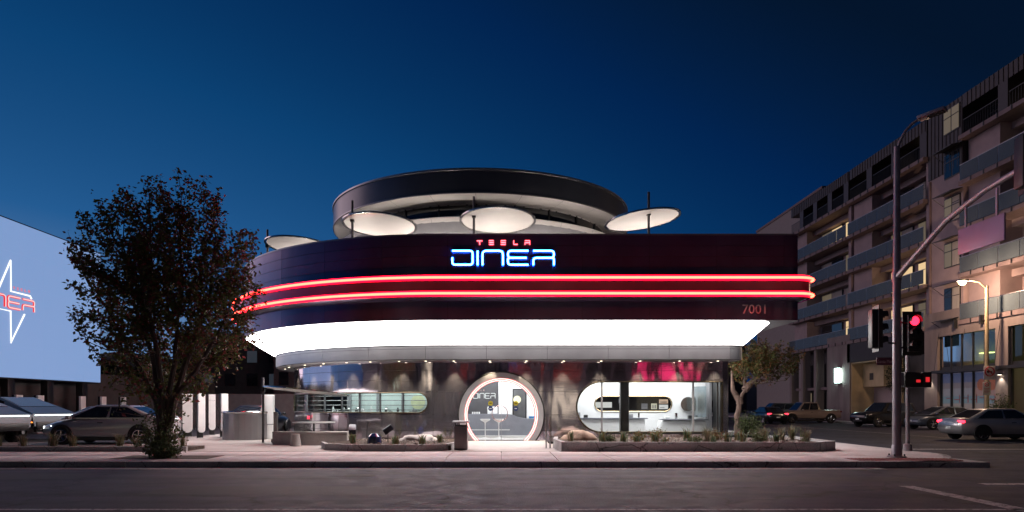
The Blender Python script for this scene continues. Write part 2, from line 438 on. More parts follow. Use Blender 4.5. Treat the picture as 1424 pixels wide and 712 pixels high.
# ================================================================== DINER
CX, CY = -2.1, 33.8
DECK_W = 115
class Plan:
    def __init__(s, R, XR, rc): s.R, s.XR, s.rc = R, XR, rc
    def P(s, t, d=0.):
        """arc-length parameter t = X on the straight front; d pushes outward"""
        R, XR, rc = s.R, s.XR, s.rc
        if t <= CX:
            a = (CX-t)/R; n = (-math.sin(a), -math.cos(a)); return (CX+n[0]*(R+d), CY+n[1]*(R+d))
        if t <= XR-rc: return (t, CY-R-d)
        L = rc*PI/2
        if t <= XR-rc+L:
            b = (t-XR+rc)/rc; n = (math.sin(b), -math.cos(b)); return (XR-rc+n[0]*(rc+d), CY-R+rc+n[1]*(rc+d))
        return (XR+d, CY-R+rc+(t-XR+rc-L))
    def ring(s, z, d=0., na=72, nf=14, nc=8):
        R, XR, rc = s.R, s.XR, s.rc; o = []
        for i in range(4): f = i/4; o.append((XR+d+(CX-XR-d)*f, CY+R+d, z))
        for i in range(na): a = PI*(1-i/na); o.append((CX-math.sin(a)*(R+d), CY-math.cos(a)*(R+d), z))
        for i in range(nf): o.append((CX+(XR-rc-CX)*i/nf, CY-R-d, z))
        for i in range(nc+1): b = PI/2*i/nc; o.append((XR-rc+math.sin(b)*(rc+d), CY-R+rc-math.cos(b)*(rc+d), z))
        for i in range(1, 4): o.append((XR+d, CY-R+rc+(2*R-rc)*i/4, z))
        return o
    def px2t(s, px):
        best = None
        for i in range(3000):
            t = -13+i*.0075
            if t > s.XR: break
            p = s.P(t); q = 697+F*p[0]/p[1]
            if best is None or abs(q-px) < best[0]: best = (abs(q-px), t)
        return best[1]
pl_f = Plan(9.95, 10.48, .3)      # fascia
pl_s = Plan(9.87, 9.75, 1.1)      # outer edge of the luminous soffit
pl_b = Plan(8.6, 9.05, .55)       # grey band
pl_w = Plan(7.8, 8.75, .3)        # ground floor wall
ZF0, ZF1 = 4.56, 7.53
din = thing('diner_building', 'round-ended brushed steel diner with two red neon bands and glowing white soffit', 'building', (0, 30, .15))

def poly_in(p, poly):
    c = False; n = len(poly); x, y = p
    for i in range(n):
        x1, y1 = poly[i]; x2, y2 = poly[i-1]
        if (y1 > y) != (y2 > y) and x < (x2-x1)*(y-y1)/(y2-y1)+x1: c = not c
    return c
def panel(plan, t0, t1, z0, z1, m, parent, holes=(), th=.02, d=0., gap=.008, name='panel', step=.3):
    t0 += gap; t1 -= gap; z0 += gap; z1 -= gap
    n = max(1, int(math.ceil((t1-t0)/step)))
    ts = [t0+(t1-t0)*i/n for i in range(n+1)]
    hs = [h for h in holes if max(p[0] for p in h) > t0 and min(p[0] for p in h) < t1 and max(p[1] for p in h) > z0 and min(p[1] for p in h) < z1]
    if not hs:
        b = MB()
        o = [[(*plan.P(t, d), z0) for t in ts], [(*plan.P(t, d), z1) for t in ts], [(*plan.P(t, d-th), z1) for t in ts], [(*plan.P(t, d-th), z0) for t in ts]]
        k = len(ts); vs = sum(o, []); fs = []
        for r in range(4):
            r2 = (r+1) % 4
            for i in range(k-1): fs.append((r*k+i, r*k+i+1, r2*k+i+1, r2*k+i))
        fs.append((0, k, 2*k, 3*k)); fs.append((k-1, 4*k-1, 3*k-1, 2*k-1))
        return b.add(vs, fs).build(name, m, parent)
    V = []; E = []
    def loop(pts):
        k = len(V); V.extend(Vector(p) for p in pts); E.extend((k+i, k+(i+1) % len(pts)) for i in range(len(pts)))
    loop([(t, z0) for t in ts]+[(t, z1) for t in reversed(ts)])
    for h in hs: loop(h)
    vo, eo, fo, *_ = delaunay_2d_cdt(V, E, [], 0, 1e-5)
    keep = []
    for f in fo:
        c = sum((vo[i] for i in f), Vector((0, 0)))/len(f)
        if not (t0 < c.x < t1 and z0 < c.y < z1): continue
        if any(poly_in(c, h) for h in hs): continue
        keep.append(tuple(f))
    if not keep: return None
    used = sorted({i for f in keep for i in f}); ix = {u: i for i, u in enumerate(used)}
    k = len(used)
    vs = [(*plan.P(vo[u].x, d), vo[u].y) for u in used]+[(*plan.P(vo[u].x, d-th), vo[u].y) for u in used]
    fs = [tuple(ix[i] for i in f) for f in keep]+[tuple(k+ix[i] for i in reversed(f)) for f in keep]
    cnt = {}
    for f in keep:
        for i in range(3):
            e = (f[i], f[(i+1) % 3]); key = tuple(sorted(e)); cnt.setdefault(key, []).append(e)
    for key, l in cnt.items():
        if len(l) == 1:
            a, c = l[0]; fs.append((ix[c], ix[a], k+ix[a], k+ix[c]))
    return MB().add(vs, fs).build(name, m, parent)

# ---- fascia: dark core, stacked steel panels
b = MB(); b.loft([pl_f.ring(ZF0+.004, -.035), pl_f.ring(ZF1-.01, -.035), pl_f.ring(ZF1-.01, -.25), pl_f.ring(6.55, -.25)], True)
fas = b.build('fascia', m_dark, din)
ts = [pl_f.XR-.25+.25*PI/2+.9]
t = pl_f.XR-.25-.35
while t > -21: ts.append(t); t -= 2.35
ts = list(reversed(ts))
zrows = [ZF0, 5.30, 6.05, 6.42, 6.79, 7.16, ZF1]
for i in range(len(ts)-1):
    for j in range(len(zrows)-1):
        if j == 1: continue
        panel(pl_f, ts[i], ts[i+1], zrows[j], zrows[j+1], m_fascia, fas, gap=.006)
b = MB(); b.loft([pl_f.ring(ZF1-.008, .015), pl_f.ring(ZF1+.05, .015), pl_f.ring(ZF1+.05, -.3), pl_f.ring(ZF1-.008, -.3)], True)
b.build('coping', m_band, din)
# ---- projecting neon channel between the panels
b = MB(); b.loft([pl_f.ring(5.22, .01), pl_f.ring(5.36, .36), pl_f.ring(5.38, .38), pl_f.ring(6.01, .38), pl_f.ring(6.03, .36), pl_f.ring(6.05, .01)], True)
chn = b.build('neon_channel', m_fascia, din)
for z in (5.42, 5.965):
    b = MB(); r = pl_f.ring(z, .49, na=90)
    b.tube(r[4:-3], .042, 8); b.build('neon_tube', e_red, chn)
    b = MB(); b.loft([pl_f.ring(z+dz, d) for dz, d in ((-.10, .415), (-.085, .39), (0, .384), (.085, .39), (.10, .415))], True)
    b.build('neon_halo_trough', mat('crimson_halo', (.8, .004, .55), .5, var=.05), chn, fix=False)  # crimson trough added so each tube shows a red halo
# ---- soffit
b = MB(); b.loft([pl_f.ring(ZF0, 0), pl_f.ring(ZF0, -.03), pl_s.ring(ZF0-.001, 0)], True)
b.build('soffit_edge', m_band, din)
b = MB(); b.loft([pl_s.ring(ZF0-.002, -.001), pl_b.ring(3.81, .02)], True)
b.build('soffit_light', e_soffit, din)
b = MB(); b.loft([pl_b.ring(3.80, -.05), pl_b.ring(3.80, .03), pl_b.ring(3.83, .03)], True); b.build('light_trim', m_band, din)
# ---- grey band
b = MB(); b.loft([pl_b.ring(3.80, -.04), pl_b.ring(3.29, -.04), pl_b.ring(3.275, -.03), pl_w.ring(3.275, -.05)], True)
band = b.build('band', m_dark, din)
t = pl_b.XR-.55+.55*PI/2+1.2; tb = [t]
t = pl_b.XR-.6
while t > -19: tb.append(t); t -= 2.25
tb = list(reversed(tb))
for i in range(len(tb)-1):
    panel(pl_b, tb[i], tb[i+1], 3.28, 3.67, m_band, band, gap=.006)
    panel(pl_b, tb[i], tb[i+1], 3.67, 3.80, m_band, band, gap=.006)
b = MB(); b.loft([pl_b.ring(3.272, -.03), pl_w.ring(3.272, .03)], True); b.build('eave_lining', m_grey, band)
# downlights under the band, one lamp each
dl = Plan(8.2, 8.9, .4)
for px in (372, 386, 402, 424, 450, 482, 515, 555, 592, 631, 681, 732, 784, 836, 890, 945, 998):
    t = dl.px2t(px); x, y = dl.P(t)
    b = MB(); b.lathe([(.06, 0), (.06, .03)], (x, y, 3.245), n=12); f = b.build('downlight', m_chrome, din)
    b = MB(); b.lathe([(.045, 0), (.045, .004)], (x, y, 3.239), n=12); b.build('lens', emit('lens', (1, .86, .62), 7), f)
    L = bpy.data.lights.new('downlight_lamp', 'SPOT'); L.energy = 240; L.color = (1, .84, .58); L.spot_size = R_(70); L.spot_blend = .8; L.shadow_soft_size = .03
    lo = bpy.data.objects.new('downlight_lamp', L); COL.objects.link(lo); q = dl.P(t, -.14); lo.location = (q[0], q[1], 3.22)
    lo.rotation_euler = Vector((0, 0, -1)).to_track_quat('-Z', 'Y').to_euler()

# ---- ground floor wall
ZW = [.2, .62, 1.22, 2.12, 2.55, 2.92, 3.275]
DZ, DR = 1.22, 1.60
door_hole = arc2(0, DZ, DR, 0, 360, 64)[:-1]
WR = (2.87, 8.42, .56, 2.48); r = (WR[3]-WR[2])/2
win_r = [(WR[1], WR[2]), (WR[1], WR[3])]+arc2(WR[0]+r, (WR[2]+WR[3])/2, r, 90, 270, 24)
WL = (-11.9, -2.80, 1.30, 2.07); rl = (WL[3]-WL[2])/2
win_l = [(WL[0]+(WL[1]-rl-WL[0])*i/40, WL[2]) for i in range(40)]+arc2(WL[1]-rl, (WL[2]+WL[3])/2, rl, -90, 90, 16)+[(WL[1]-rl-(WL[1]-rl-WL[0])*i/40, WL[3]) for i in range(1, 41)]
holes = [door_hole, win_r, win_l]
b = MB()
wall = None
tw = [pl_w.XR-.3+.3*PI/2+1.5]; t = 8.43; tw.append(t)
for t in (6.1, 3.8, 1.9, -.35, -2.6, -4.7, -6.8, -8.9, -11.0, -13.1, -15.2, -17.5, -20): tw.append(t)
tw = list(reversed(tw))
# inner lining carries the panels
o_ = panel(pl_w, tw[0], tw[-1], .2, 3.272, m_dark, din, holes, th=.10, d=-.03, gap=0, name='wall', step=.4)
wall = o_
for i in range(len(tw)-1):
    for j in range(len(ZW)-1):
        panel(pl_w, tw[i], tw[i+1], ZW[j], ZW[j+1], m_steel, wall, holes, gap=.005, step=.25)
b = MB(); rg = pl_w.ring(.2, 0, nf=14); rg2 = [(p[0], p[1], 7.4) for p in rg]
nn = len(rg); bk = [i for i in range(nn) if rg[i][1] > 38]
b = MB(); b.box(-6, 8.6, 40.9, 41.3, .1, 4.4); b.build('rear_wall', m_grey, din)
b = MB(); b.box(8.60, 8.70, 28.2, 41, .2, 3.27); b.build('side_wall', m_grey, din)
# plinth and floor, ceiling, roof
b = MB(); b.loft([pl_w.ring(.0, .03), pl_w.ring(.2, .03)], True, False, False); b.build('plinth', m_black, din)
b = MB(); b.loft([pl_w.ring(.18, -.14), pl_w.ring(.25, -.14)], True, True, True); b.build('floor', mat('terrazzo', (.5, .48, .47), .35, var=.1, scale=30), din)
b = MB(); b.loft([pl_w.ring(3.1, -.14), pl_w.ring(3.25, -.14)], True, True, True); b.build('ceiling', m_white, din)
b = MB(); b.loft([pl_f.ring(6.5, -.05), pl_f.ring(6.6, -.05)], True, True, True); b.build('roof_deck', m_grey, din)
b = MB(); b.loft([pl_b.ring(3.79, -.06), pl_b.ring(3.85, -.06)], True, True, True); b.build('ceiling_void', m_dark, din)

# ---- rooftop ring and bowl
TC = (-1.0, CY, 0)
prof_band = [(6.75, 9.9), (7.08, 9.90), (7.1, 9.92), (7.1, 10.78), (7.12, 10.80), (7.12, 10.86), (7.0, 10.88), (6.6, 10.84)]
b = MB(); b.lathe(prof_band, TC, 128, caps=False); twr = b.build('rooftop_ring', mat('dark_ring_cladding', (.10, .105, .125), .3, .7, var=.15, scale=.7), din)
b = MB(); b.lathe([(7.105, 10.79), (7.145, 10.80), (7.145, 10.865), (7.10, 10.885)], TC, 128, caps=False); b.build('ring_coping', m_band, twr)
b = MB(); b.lathe([(7.085, 9.893), (7.12, 9.893), (7.12, 9.93)], TC, 128, caps=False); b.build('ring_drip_edge', m_band, twr)
for k in range(24):
    a0, a1 = 2*PI*k/24+.001, 2*PI*(k+1)/24-.001
    def sec(rz): return [[(TC[0]+r*math.cos(a0+(a1-a0)*i/6), TC[1]+r*math.sin(a0+(a1-a0)*i/6), z) for i in range(7)] for r, z in rz]
    b = MB(); b.loft(sec([(7.08, 9.885), (6.6, 9.80), (6.0, 9.77), (6.0, 9.74)]), False); b.build('soffit_panel', m_cream, twr, fix=False)
    b = MB(); b.loft(sec([(6.45, 9.02), (6.9, 9.05), (6.92, 9.02), (6.72, 8.5), (6.35, 7.9), (5.9, 7.4)]), False); b.build('bowl_panel', m_cream, twr, fix=False)
b = MB(); b.lathe([(6.0, 8.4), (6.0, 9.8)], TC, 96, caps=False); b.build('clerestory_glass', m_darkglass, twr)
for k in range(24):
    a = 2*PI*k/24; c, s_ = math.cos(a), math.sin(a)
    b = MB(); b.tube([(TC[0]+6.03*c, TC[1]+6.03*s_, 8.9), (TC[0]+6.03*c, TC[1]+6.03*s_, 9.77)], .035, 6); b.build('mullion', m_black, twr)
b = MB(); b.lathe([(6.88, 9.0), (6.80, 8.5), (6.3, 7.85), (5.8, 7.3), (5.5, 6.6)], TC, 96, caps=False); b.build('bowl_core', m_grey, twr)
b = MB(); b.lathe([(0.01, 10.6), (6.7, 10.6)], TC, 96, caps=False); b.build('ring_roof', m_grey, twr)
for px, Y in ((420, 30.5), (500, 26.6), (590, 26.0), (690, 26.0), (790, 26.0), (890, 26.2), (960, 26.4)):   # deck lamps behind the parapet
    x = (px-697)/F*Y
    b = MB(); b.lathe([(.09, 0), (.09, .12), (.07, .2)], (x, Y, 6.6), n=12); f = b.build('deck_lamp', m_black, din)
    b = MB(); b.lathe([(.055, .201), (.04, .23), (.0, .24)], (x, Y, 6.6), n=10, caps=False); b.build('lens', emit('deck_lens', (1, .82, .66), 6), f)
    L = bpy.data.lights.new('deck_lamp_light', 'POINT'); L.energy = DECK_W; L.color = (1, .87, .78); L.shadow_soft_size = .06
    lo = bpy.data.objects.new('deck_lamp_light', L); COL.objects.link(lo); lo.location = (x, Y, 6.92)

# ================================================================== NEON SIGNS
def rnd(pts, r=22, n=5):
    """round the corners of a polyline"""
    out = [pts[0]]
    for i in range(1, len(pts)-1):
        p, a, c = Vector(pts[i]), Vector(pts[i-1]), Vector(pts[i+1])
        d1, d2 = (a-p), (c-p); rr = min(r, d1.length*.499, d2.length*.499)
        s_, e_ = p+d1.normalized()*rr, p+d2.normalized()*rr
        for k in range(n+1):
            u = k/n; out.append(tuple((1-u)**2*s_+2*u*(1-u)*p+u*u*e_))
    out.append(pts[-1]); return out
GLY = {
 'D': [rnd([(75, 243), (313, 243), (313, 405), (75, 405), (75, 320)], 38)],
 'I': [[(370, 243), (370, 405)]],
 'N': [rnd([(427, 405), (427, 243), (665, 243), (665, 405)], 46)],
 'E': [rnd([(960, 243), (722, 243), (722, 325), (940, 325)], 40), rnd([(768, 325), (722, 325), (722, 406), (960, 406)], 40)],
 'R': [rnd([(1018, 243), (1258, 243), (1258, 325), (1018, 325), (1018, 405)], 38), rnd([(1215, 325), (1258, 325), (1258, 405)], 34)]}
SML = {'T': [[(362, 124), (424, 124)], [(393, 130), (393, 168)]],
 'E': [[(503, 122), (557, 122)], [(503, 144), (557, 144)], [(503, 166), (557, 166)]],
 'S': [[(698, 122), (643, 122), (643, 144), (695, 144), (695, 166), (640, 166)]],
 'L': [[(790, 120), (790, 166), (836, 166)]],
 'A': [[(922, 122), (976, 122), (976, 168)], [(976, 146), (922, 146), (922, 168)]]}
SY = CY-pl_f.R-.06
sc = SY/F/8.376
def sgn(u, v): return ((620-697)/F*SY+u*sc, SY, 1.6+(563-320)/F*SY-v*sc)
sg = thing('neon_sign', 'blue neon diner lettering with small red name above it on the dark fascia', 'sign', sgn(667, 405))
for ch, st in GLY.items():
    b = MB()
    for p in st: b.tube([sgn(*q) for q in p], .038, 8)
    lt = b.build('letter', e_blue, sg)
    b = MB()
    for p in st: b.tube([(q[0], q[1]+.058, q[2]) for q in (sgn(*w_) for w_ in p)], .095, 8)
    b.build('glow_backing', mat('azure_glow', (.01, .30, .95), .5, var=.03), lt)  # blue backing added behind each letter to stand in for its glow
for ch, st in SML.items():
    b = MB()
    for p in st: b.tube([sgn(*q) for q in p], .014, 6)
    b.build('small_letter', e_pink, sg)
for u, v in ((150, 243), (313, 330), (370, 300), (500, 243), (665, 350), (850, 325), (1120, 243), (1120, 325), (850, 406), (200, 405)):
    p = sgn(u, v); b = MB(); b.tube([p, (p[0], p[1]+.075, p[2])], .012, 6); b.build('standoff', m_black, sg)
hn = text_mesh('house_number', '7001', mat('number_metal', (.85, .78, .80), .45, .2), .46, lambda x, y, h: ((1050-697)/F*23.82+x, CY-pl_f.R-.012-h, 1.6+(563-436)/F*23.82+y), .01)
tag(hn, 'thin pale digits of the street number below the red neon bands', 'number')

# ================================================================== ENTRANCE
YW = CY-pl_w.R            # wall face, 26.0
por = thing('entrance_portal', 'round grey entrance portal ringed with rose neon', 'doorway', (0, YW, .25))
def ringz(r, y, zmin=.25, n=72):
    """ring cut flat at the floor, as an open polyline from floor to floor"""
    a0 = math.degrees(math.asin((zmin-DZ)/r)); a1 = 180-a0
    return [(r*math.cos(R_(a0+(a1-a0)*i/n)), y, DZ+r*math.sin(R_(a0+(a1-a0)*i/n))) for i in range(n+1)]
b = MB(); b.loft([ringz(1.66, YW+.1), ringz(1.66, YW-.10), ringz(1.645, YW-.115), ringz(1.605, YW-.115)], False); b.build('outer_frame', m_black, por, fix=False)
b = MB(); b.loft([ringz(1.605, YW-.11), ringz(1.60, YW-.125), ringz(1.40, YW-.10), ringz(1.385, YW-.06), ringz(1.38, YW+.18)], False); b.build('ring_face', mat('portal_grey', (.42, .41, .43), .42, .3, var=.06), por, fix=False)
for r, y in ((1.372, YW-.045), (1.315, YW+.06)):
    b = MB(); b.tube(ringz(r, y), .016, 8); b.build('neon_ring', e_rose, por)
b = MB(); b.loft([ringz(1.38, YW+.18), ringz(1.30, YW+.2), ringz(1.28, YW+.24)], False); b.build('door_frame', m_grey, por, fix=False)
b = MB(); pts = ringz(1.29, YW+.22); b.add(pts, [tuple(range(len(pts)))]); b.build('door_glass', m_glass, por)
b = MB(); b.tube([(.005, YW+.2, .26), (.005, YW+.2, 2.5)], .008, 6); b.build('leaf_joint', m_grey, por)
b = MB(); b.tube([(-.055+.30*math.cos(q), YW+.14, 1.27+.30*math.sin(q)) for q in [2*PI*i/40 for i in range(40)]], .014, 8, closed=True); b.build('ring_handle', mat('rose_metal', (.75, .5, .5), .25, .8), por)
for x, z, c in ((-.41, 1.66, 'y'), (-.41, 1.46, 'b'), (.56, 1.66, 'y'), (.56, 1.46, 'b')):
    m = mat('yellow_sticker', (.45, .42, .03), .5) if c == 'y' else mat('navy_sticker', (.015, .04, .13), .5)
    b = MB(); b.lathe([(.0, 0), (.093, 0), (.093, .004), (0, .004)], (x, YW+.21, z), n=24, axis='y', caps=False); st = b.build('sticker', m, por)
    b = MB(); b.box(x-.045, x+.045, YW+.203, YW+.2045, z-.012, z+.012); b.build('print', mat('sticker_print', (.7, .7, .65) if c == 'b' else (.10, .10, .03), .6) if False else (m_white if c == 'b' else m_black), st)
b = MB(); b.add([(-1.45, YW-.28, .252), (1.45, YW-.28, .252), (1.45, YW+.3, .256), (-1.45, YW+.3, .256)], [(0, 1, 2, 3)]); b.build('threshold', m_chrome, por)

# ================================================================== WINDOWS OF THE GROUND FLOOR
def outline_tube(plan, poly, r, d, closed=True):
    pts = []
    for i in range(len(poly)):
        a, c = poly[i], poly[(i+1) % len(poly)]
        L = math.hypot(c[0]-a[0], c[1]-a[1]); n = max(1, int(L/.3))
        for k in range(n): f = k/n; t = a[0]+(c[0]-a[0])*f; pts.append((*plan.P(t, d), a[1]+(c[1]-a[1])*f))
    return MB().tube(pts, r, 8, closed=True)
def pane(plan, t0, t1, z0, z1, m, parent, holes_in, d):
    """glass sheet clipped to the opening"""
    n = max(2, int((t1-t0)/.2)); zc = (z0+z1)/2; rr = (z1-z0)/2
    lo, hi = [], []
    for i in range(n+1):
        t = t0+(t1-t0)*i/n; e = holes_in(t)
        lo.append((*plan.P(t, d), zc-rr*e)); hi.append((*plan.P(t, d), zc+rr*e))
    return MB().loft([lo, hi], False).build('pane', m, parent, fix=False)
wr = thing('service_window', 'long clear window with one rounded end showing a bright white counter room', 'window', (5.5, YW, .56))
outline_tube(pl_w, win_r, .032, .0).build('frame', mat('bronze_frame', (.16, .13, .09), .25, .9), wr)
rr = (WR[3]-WR[2])/2
def env_r(t):
    u = (WR[0]+rr-t)/rr
    return 1 if u <= 0 else math.sqrt(max(0, 1-u*u))*.99
ms = [WR[0]+.02]+[pl_w.px2t(p) for p in (837, 964)]+[WR[1]-.02]
for i in range(3): pane(pl_w, ms[i], ms[i+1], WR[2], WR[3], m_glass, wr, env_r, -.05)
for t in ms[1:3]: b = MB(); b.box(t-.033, t+.033, YW+.02, YW+.09, WR[2], WR[3]); b.build('mullion', m_grey, wr)
for t in (8.24, 8.37): b = MB(); b.box(t-.03, t+.03, YW+.02, YW+.09, WR[2], WR[3]); b.build('corner_post', m_black, wr)
b = MB(); b.box(WR[0]+.9, WR[1]+.05, YW-.05, YW+.12, WR[2]-.075, WR[2]-.015); b.build('sill', m_black, wr)
wlw = thing('louvred_window', 'curved ribbon window with horizontal steel louvres and one round end', 'window', (-6, YW+1, 1.3))
outline_tube(pl_w, win_l, .03, .0).build('frame', MATS['bronze_frame'], wlw)
def env_l(t):
    u = (t-(WL[1]-rl))/rl
    return 1 if u <= 0 else math.sqrt(max(0, 1-u*u))*.99
ml = [WL[0]+.05]+[pl_w.px2t(p) for p in (406, 424, 450, 474, 499, 528, 560)]+[WL[1]-.02]
for i in range(len(ml)-1): pane(pl_w, ml[i], ml[i+1], WL[2], WL[3], m_glass, wlw, env_l, -.06)
for k, t in enumerate(ml[1:-1]):
    wd = .12 if k == 1 else .025
    b = MB(); b.loft([[(*pl_w.P(t-wd, d), z) for d in (-.03, -.09)]+[(*pl_w.P(t+wd, d), z) for d in (-.09, -.03)] for z in (WL[2], WL[3])], True, True, True); b.build('mullion', m_grey if k != 1 else m_band, wlw)
for k in range(4):
    z = WL[2]+(k+.62)*(WL[3]-WL[2])/4.25
    e = rl*math.sqrt(max(0, 1-((z-(WL[2]+rl))/rl)**2))
    t1 = WL[1]-rl+e
    tt = [WL[0]+(t1-WL[0])*i/44 for i in range(45)]
    b = MB(); b.loft([[(*pl_w.P(t, -.015), z-.016) for t in tt], [(*pl_w.P(t, .045), z+.004) for t in tt], [(*pl_w.P(t, -.015), z+.012) for t in tt]], False)
    b.build('louvre', m_chrome, wlw)

# ================================================================== INTERIOR
inn = thing('interior_fit_out', 'white partitions, ceilings and service hatch inside the diner', 'interior', (0, 29, .25))
def ibox(nm, m, par, *a, bev=0):
    b = MB(); (b.bevbox(*a, bev) if bev else b.box(*a)); return b.build(nm, m, par)
e_ceil = emit('ceiling_panel', (1, .98, .96), 9.0)
m_iw = mat('interior_white', (.80, .80, .82), .45, var=.03)
# counter room on the right: back wall with a rounded service hatch
bw = 28.75
hz = (1.32, 1.97); hx = ((827-697)/F*bw, (934-697)/F*bw); hr = (hz[1]-hz[0])/2
hatch = arc2(hx[1]-hr, sum(hz)/2, hr, -90, 90, 14)+arc2(hx[0]+hr, sum(hz)/2, hr, 90, 270, 14)
class Flat(Plan):
    def P(s, t, d=0.): return (t, bw-d)
panel(Flat(1, 99, .1), 1.75, 8.6, .25, 3.1, m_iw, inn, [hatch], th=.12, name='back_wall', gap=0, step=9)
outline_tube(Flat(1, 99, .1), hatch, .028, .01).build('hatch_rim', mat('brass_rim', (.7, .55, .36), .25, .9), inn)
ibox('hatch_back', m_black, inn, 3.5, 7.4, bw+.75, bw+.8, 1.1, 2.2)
ibox('hatch_floor', m_grey, inn, 3.5, 7.4, bw+.13, bw+.74, 1.2, 1.24)
for x0, x1, z0, z1, c in ((4.05, 4.75, 1.48, 1.72, (.8, .78, .74)), (5.05, 5.4, 1.68, 1.85, (.3, .3, .34)), (6.78, 7.16, 1.66, 1.84, (.72, .5, .36)), (6.78, 7.16, 1.42, 1.61, (.82, .8, .78)), (6.44, 6.68, 1.42, 1.66, (.7, .66, .5)), (6.02, 6.28, 1.42, 1.66, (.12, .12, .14))):
    s_ = ibox('menu_screen', emit('menu_%d' % int(x0*100+z0*10), c, .8), inn, x0, x1, bw+.55, bw+.58, z0, z1)
for x0, x1, z0, z1 in ((6.82, 7.1, 1.70, 1.74), (6.82, 7.0, 1.47, 1.5), (6.48, 6.54, 1.45, 1.6), (6.58, 6.64, 1.45, 1.6), (6.06, 6.24, 1.47, 1.49)):
    ibox('menu_print', m_grey, inn, x0, x1, bw+.54, bw+.548, z0, z1)
ibox('service_counter', m_iw, inn, 2.4, 5.9, 28.0, 28.5, .25, 1.02, bev=.05)
ibox('counter_top', m_midgrey, inn, 2.35, 6.0, 27.92, 28.52, 1.025, 1.07, bev=.01)
ibox('service_counter', m_iw, inn, 6.45, 8.35, 27.7, 28.4, .25, .98, bev=.12)
ibox('counter_top', m_midgrey, inn, 6.55, 8.38, 27.62, 28.42, .985, 1.025, bev=.01)
ibox('column', mat('column_grey', (.12, .115, .115), .55), inn, 4.60, 4.93, 26.32, 26.62, .25, 3.1, bev=.02)
for i, (x, w2, h2, m) in enumerate(((3.15, .10, .22, m_grey), (3.4, .16, .12, m_black), (5.2, .22, .16, m_grey), (5.62, .07, .2, m_chrome), (6.75, .2, .1, m_white), (7.15, .09, .24, m_chrome), (7.7, .18, .14, m_black))):
    z2 = 1.072 if x < 6 else 1.027; b = MB(); b.bevbox(x, x+w2, 28.05, 28.05+w2, z2, z2+h2, .012)
    tag(b.build('counter_item', m), ('grey napkin holder', 'black card reader', 'grey till screen', 'slim chrome bottle', 'white tray', 'tall chrome shaker', 'black till box')[i]+' on the white service counter', 'counter item')
# round mirror and curved screen at the right end
b = MB(); b.lathe([(0, 0), (.27, 0), (.30, .02), (.30, .06), (0, .06)], (7.83, bw-.07, 1.63), 32, 'y', caps=False); b.build('round_mirror', m_chrome, inn)
b = MB(); q = [(8.05, 28.6), (7.95, 28.2), (8.0, 27.7), (8.2, 27.3)]; b.loft([[(x, y, z) for x, y in q] for z in (1.1, 2.35)], False); b.build('curved_screen', mat('blue_grey_metal', (.2, .24, .26), .25, .8), inn)
ibox('ceiling_light', e_ceil, inn, 2.9, 8.2, 26.7, 28.3, 3.06, 3.094)
# lobby between the partitions
ibox('partition', m_iw, inn, 1.70, 1.74, 26.25, 30.6, .25, 3.1)
ibox('partition', m_iw, inn, -2.35, -2.25, 26.3, 30.6, .25, 3.1)
ibox('lobby_wall', mat('charcoal_wall', (.055, .052, .06), .55), inn, -2.2, -.11, 29.6, 29.7, .25, 3.1)
ibox('lobby_wall', m_iw, inn, -.11, 1.7, 29.75, 29.85, .25, 3.1)
ibox('lobby_pilaster', m_iw, inn, -.11, .10, 29.55, 29.70, .25, 3.1)
ibox('lobby_ceiling_light', e_ceil, inn, -1.8, 1.4, 26.9, 29.2, 3.06, 3.094)
ibox('kitchen_door', mat('door_steel', (.16, .16, .17), .35, .7), inn, .54, 1.05, 29.68, 29.74, .25, 2.25)
ibox('door_surround', m_black, inn, .49, 1.10, 29.70, 29.745, .25, 2.30)
b = MB(); b.lathe([(0, 0), (.14, 0), (.165, .01), (.165, .03), (0, .03)], (.69, 29.67, 1.83), 28, 'y', caps=False); ov = b.build('porthole', mat('porthole_cream', (.75, .70, .45), .4), inn)
# lobby counter with a swooping front
pc = [(-1.75, .28), (1.5, .28), (1.5, 1.02), (.95, 1.04), (.70, 1.09), (.50, 1.18), (.3, 1.22), (-1.75, 1.22)]
b = MB(); b.prism(pc, lambda a, c, h: (a, h, c), 28.2, 28.75); b.build('lobby_counter', m_midgrey, inn)
ibox('counter_base', m_white, inn, -1.75, 1.5, 28.10, 28.74, .255, .34)
ibox('foot_rail', m_white, inn, -1.75, .35, 28.0, 28.05, .56, .59)
tag(ibox('till', m_white, None, -.58, -.16, 28.7, 28.95, 1.225, 1.52, bev=.02), 'white till on the lobby counter', 'till')
tag(ibox('napkin_box', mat('blue_box', (.05, .22, .5), .5), None, 1.15, 1.4, 28.3, 28.5, 1.04, 1.13), 'blue box on the low end of the lobby counter', 'box')
for x in (-1.22, -1.13, -1.04, -.95): tag(ibox('cup', m_white, None, x, x+.06, 28.4, 28.46, 1.222, 1.31, bev=.01), 'small white cup in the row on the lobby counter', 'cup', 'cups on the lobby counter')
# wall lettering in the lobby
wl_ = thing('wall_lettering', 'white lettering on the charcoal wall behind the lobby counter', 'sign', (-.7, 29.59, 2.0))
k_ = .00086
def lob(u, v): return (-1.21+(u-75)*k_*.93, 29.588, 2.10-(v-243)*k_*1.55)
for ch, st in GLY.items():
    b = MB()
    for p in st: b.tube([lob(*q) for q in p], .015, 6)
    b.build('letter', emit('lit_white_letter', (1, 1, 1), 1.0), wl_)
for ch, st in SML.items():
    b = MB()
    for p in st: b.tube([lob(75+(q[0]-362)*.95, q[1]*1.0) for q in p], .009, 6)
    b.build('small_letter', emit('lit_rose_letter', (1, .55, .5), .8), wl_)
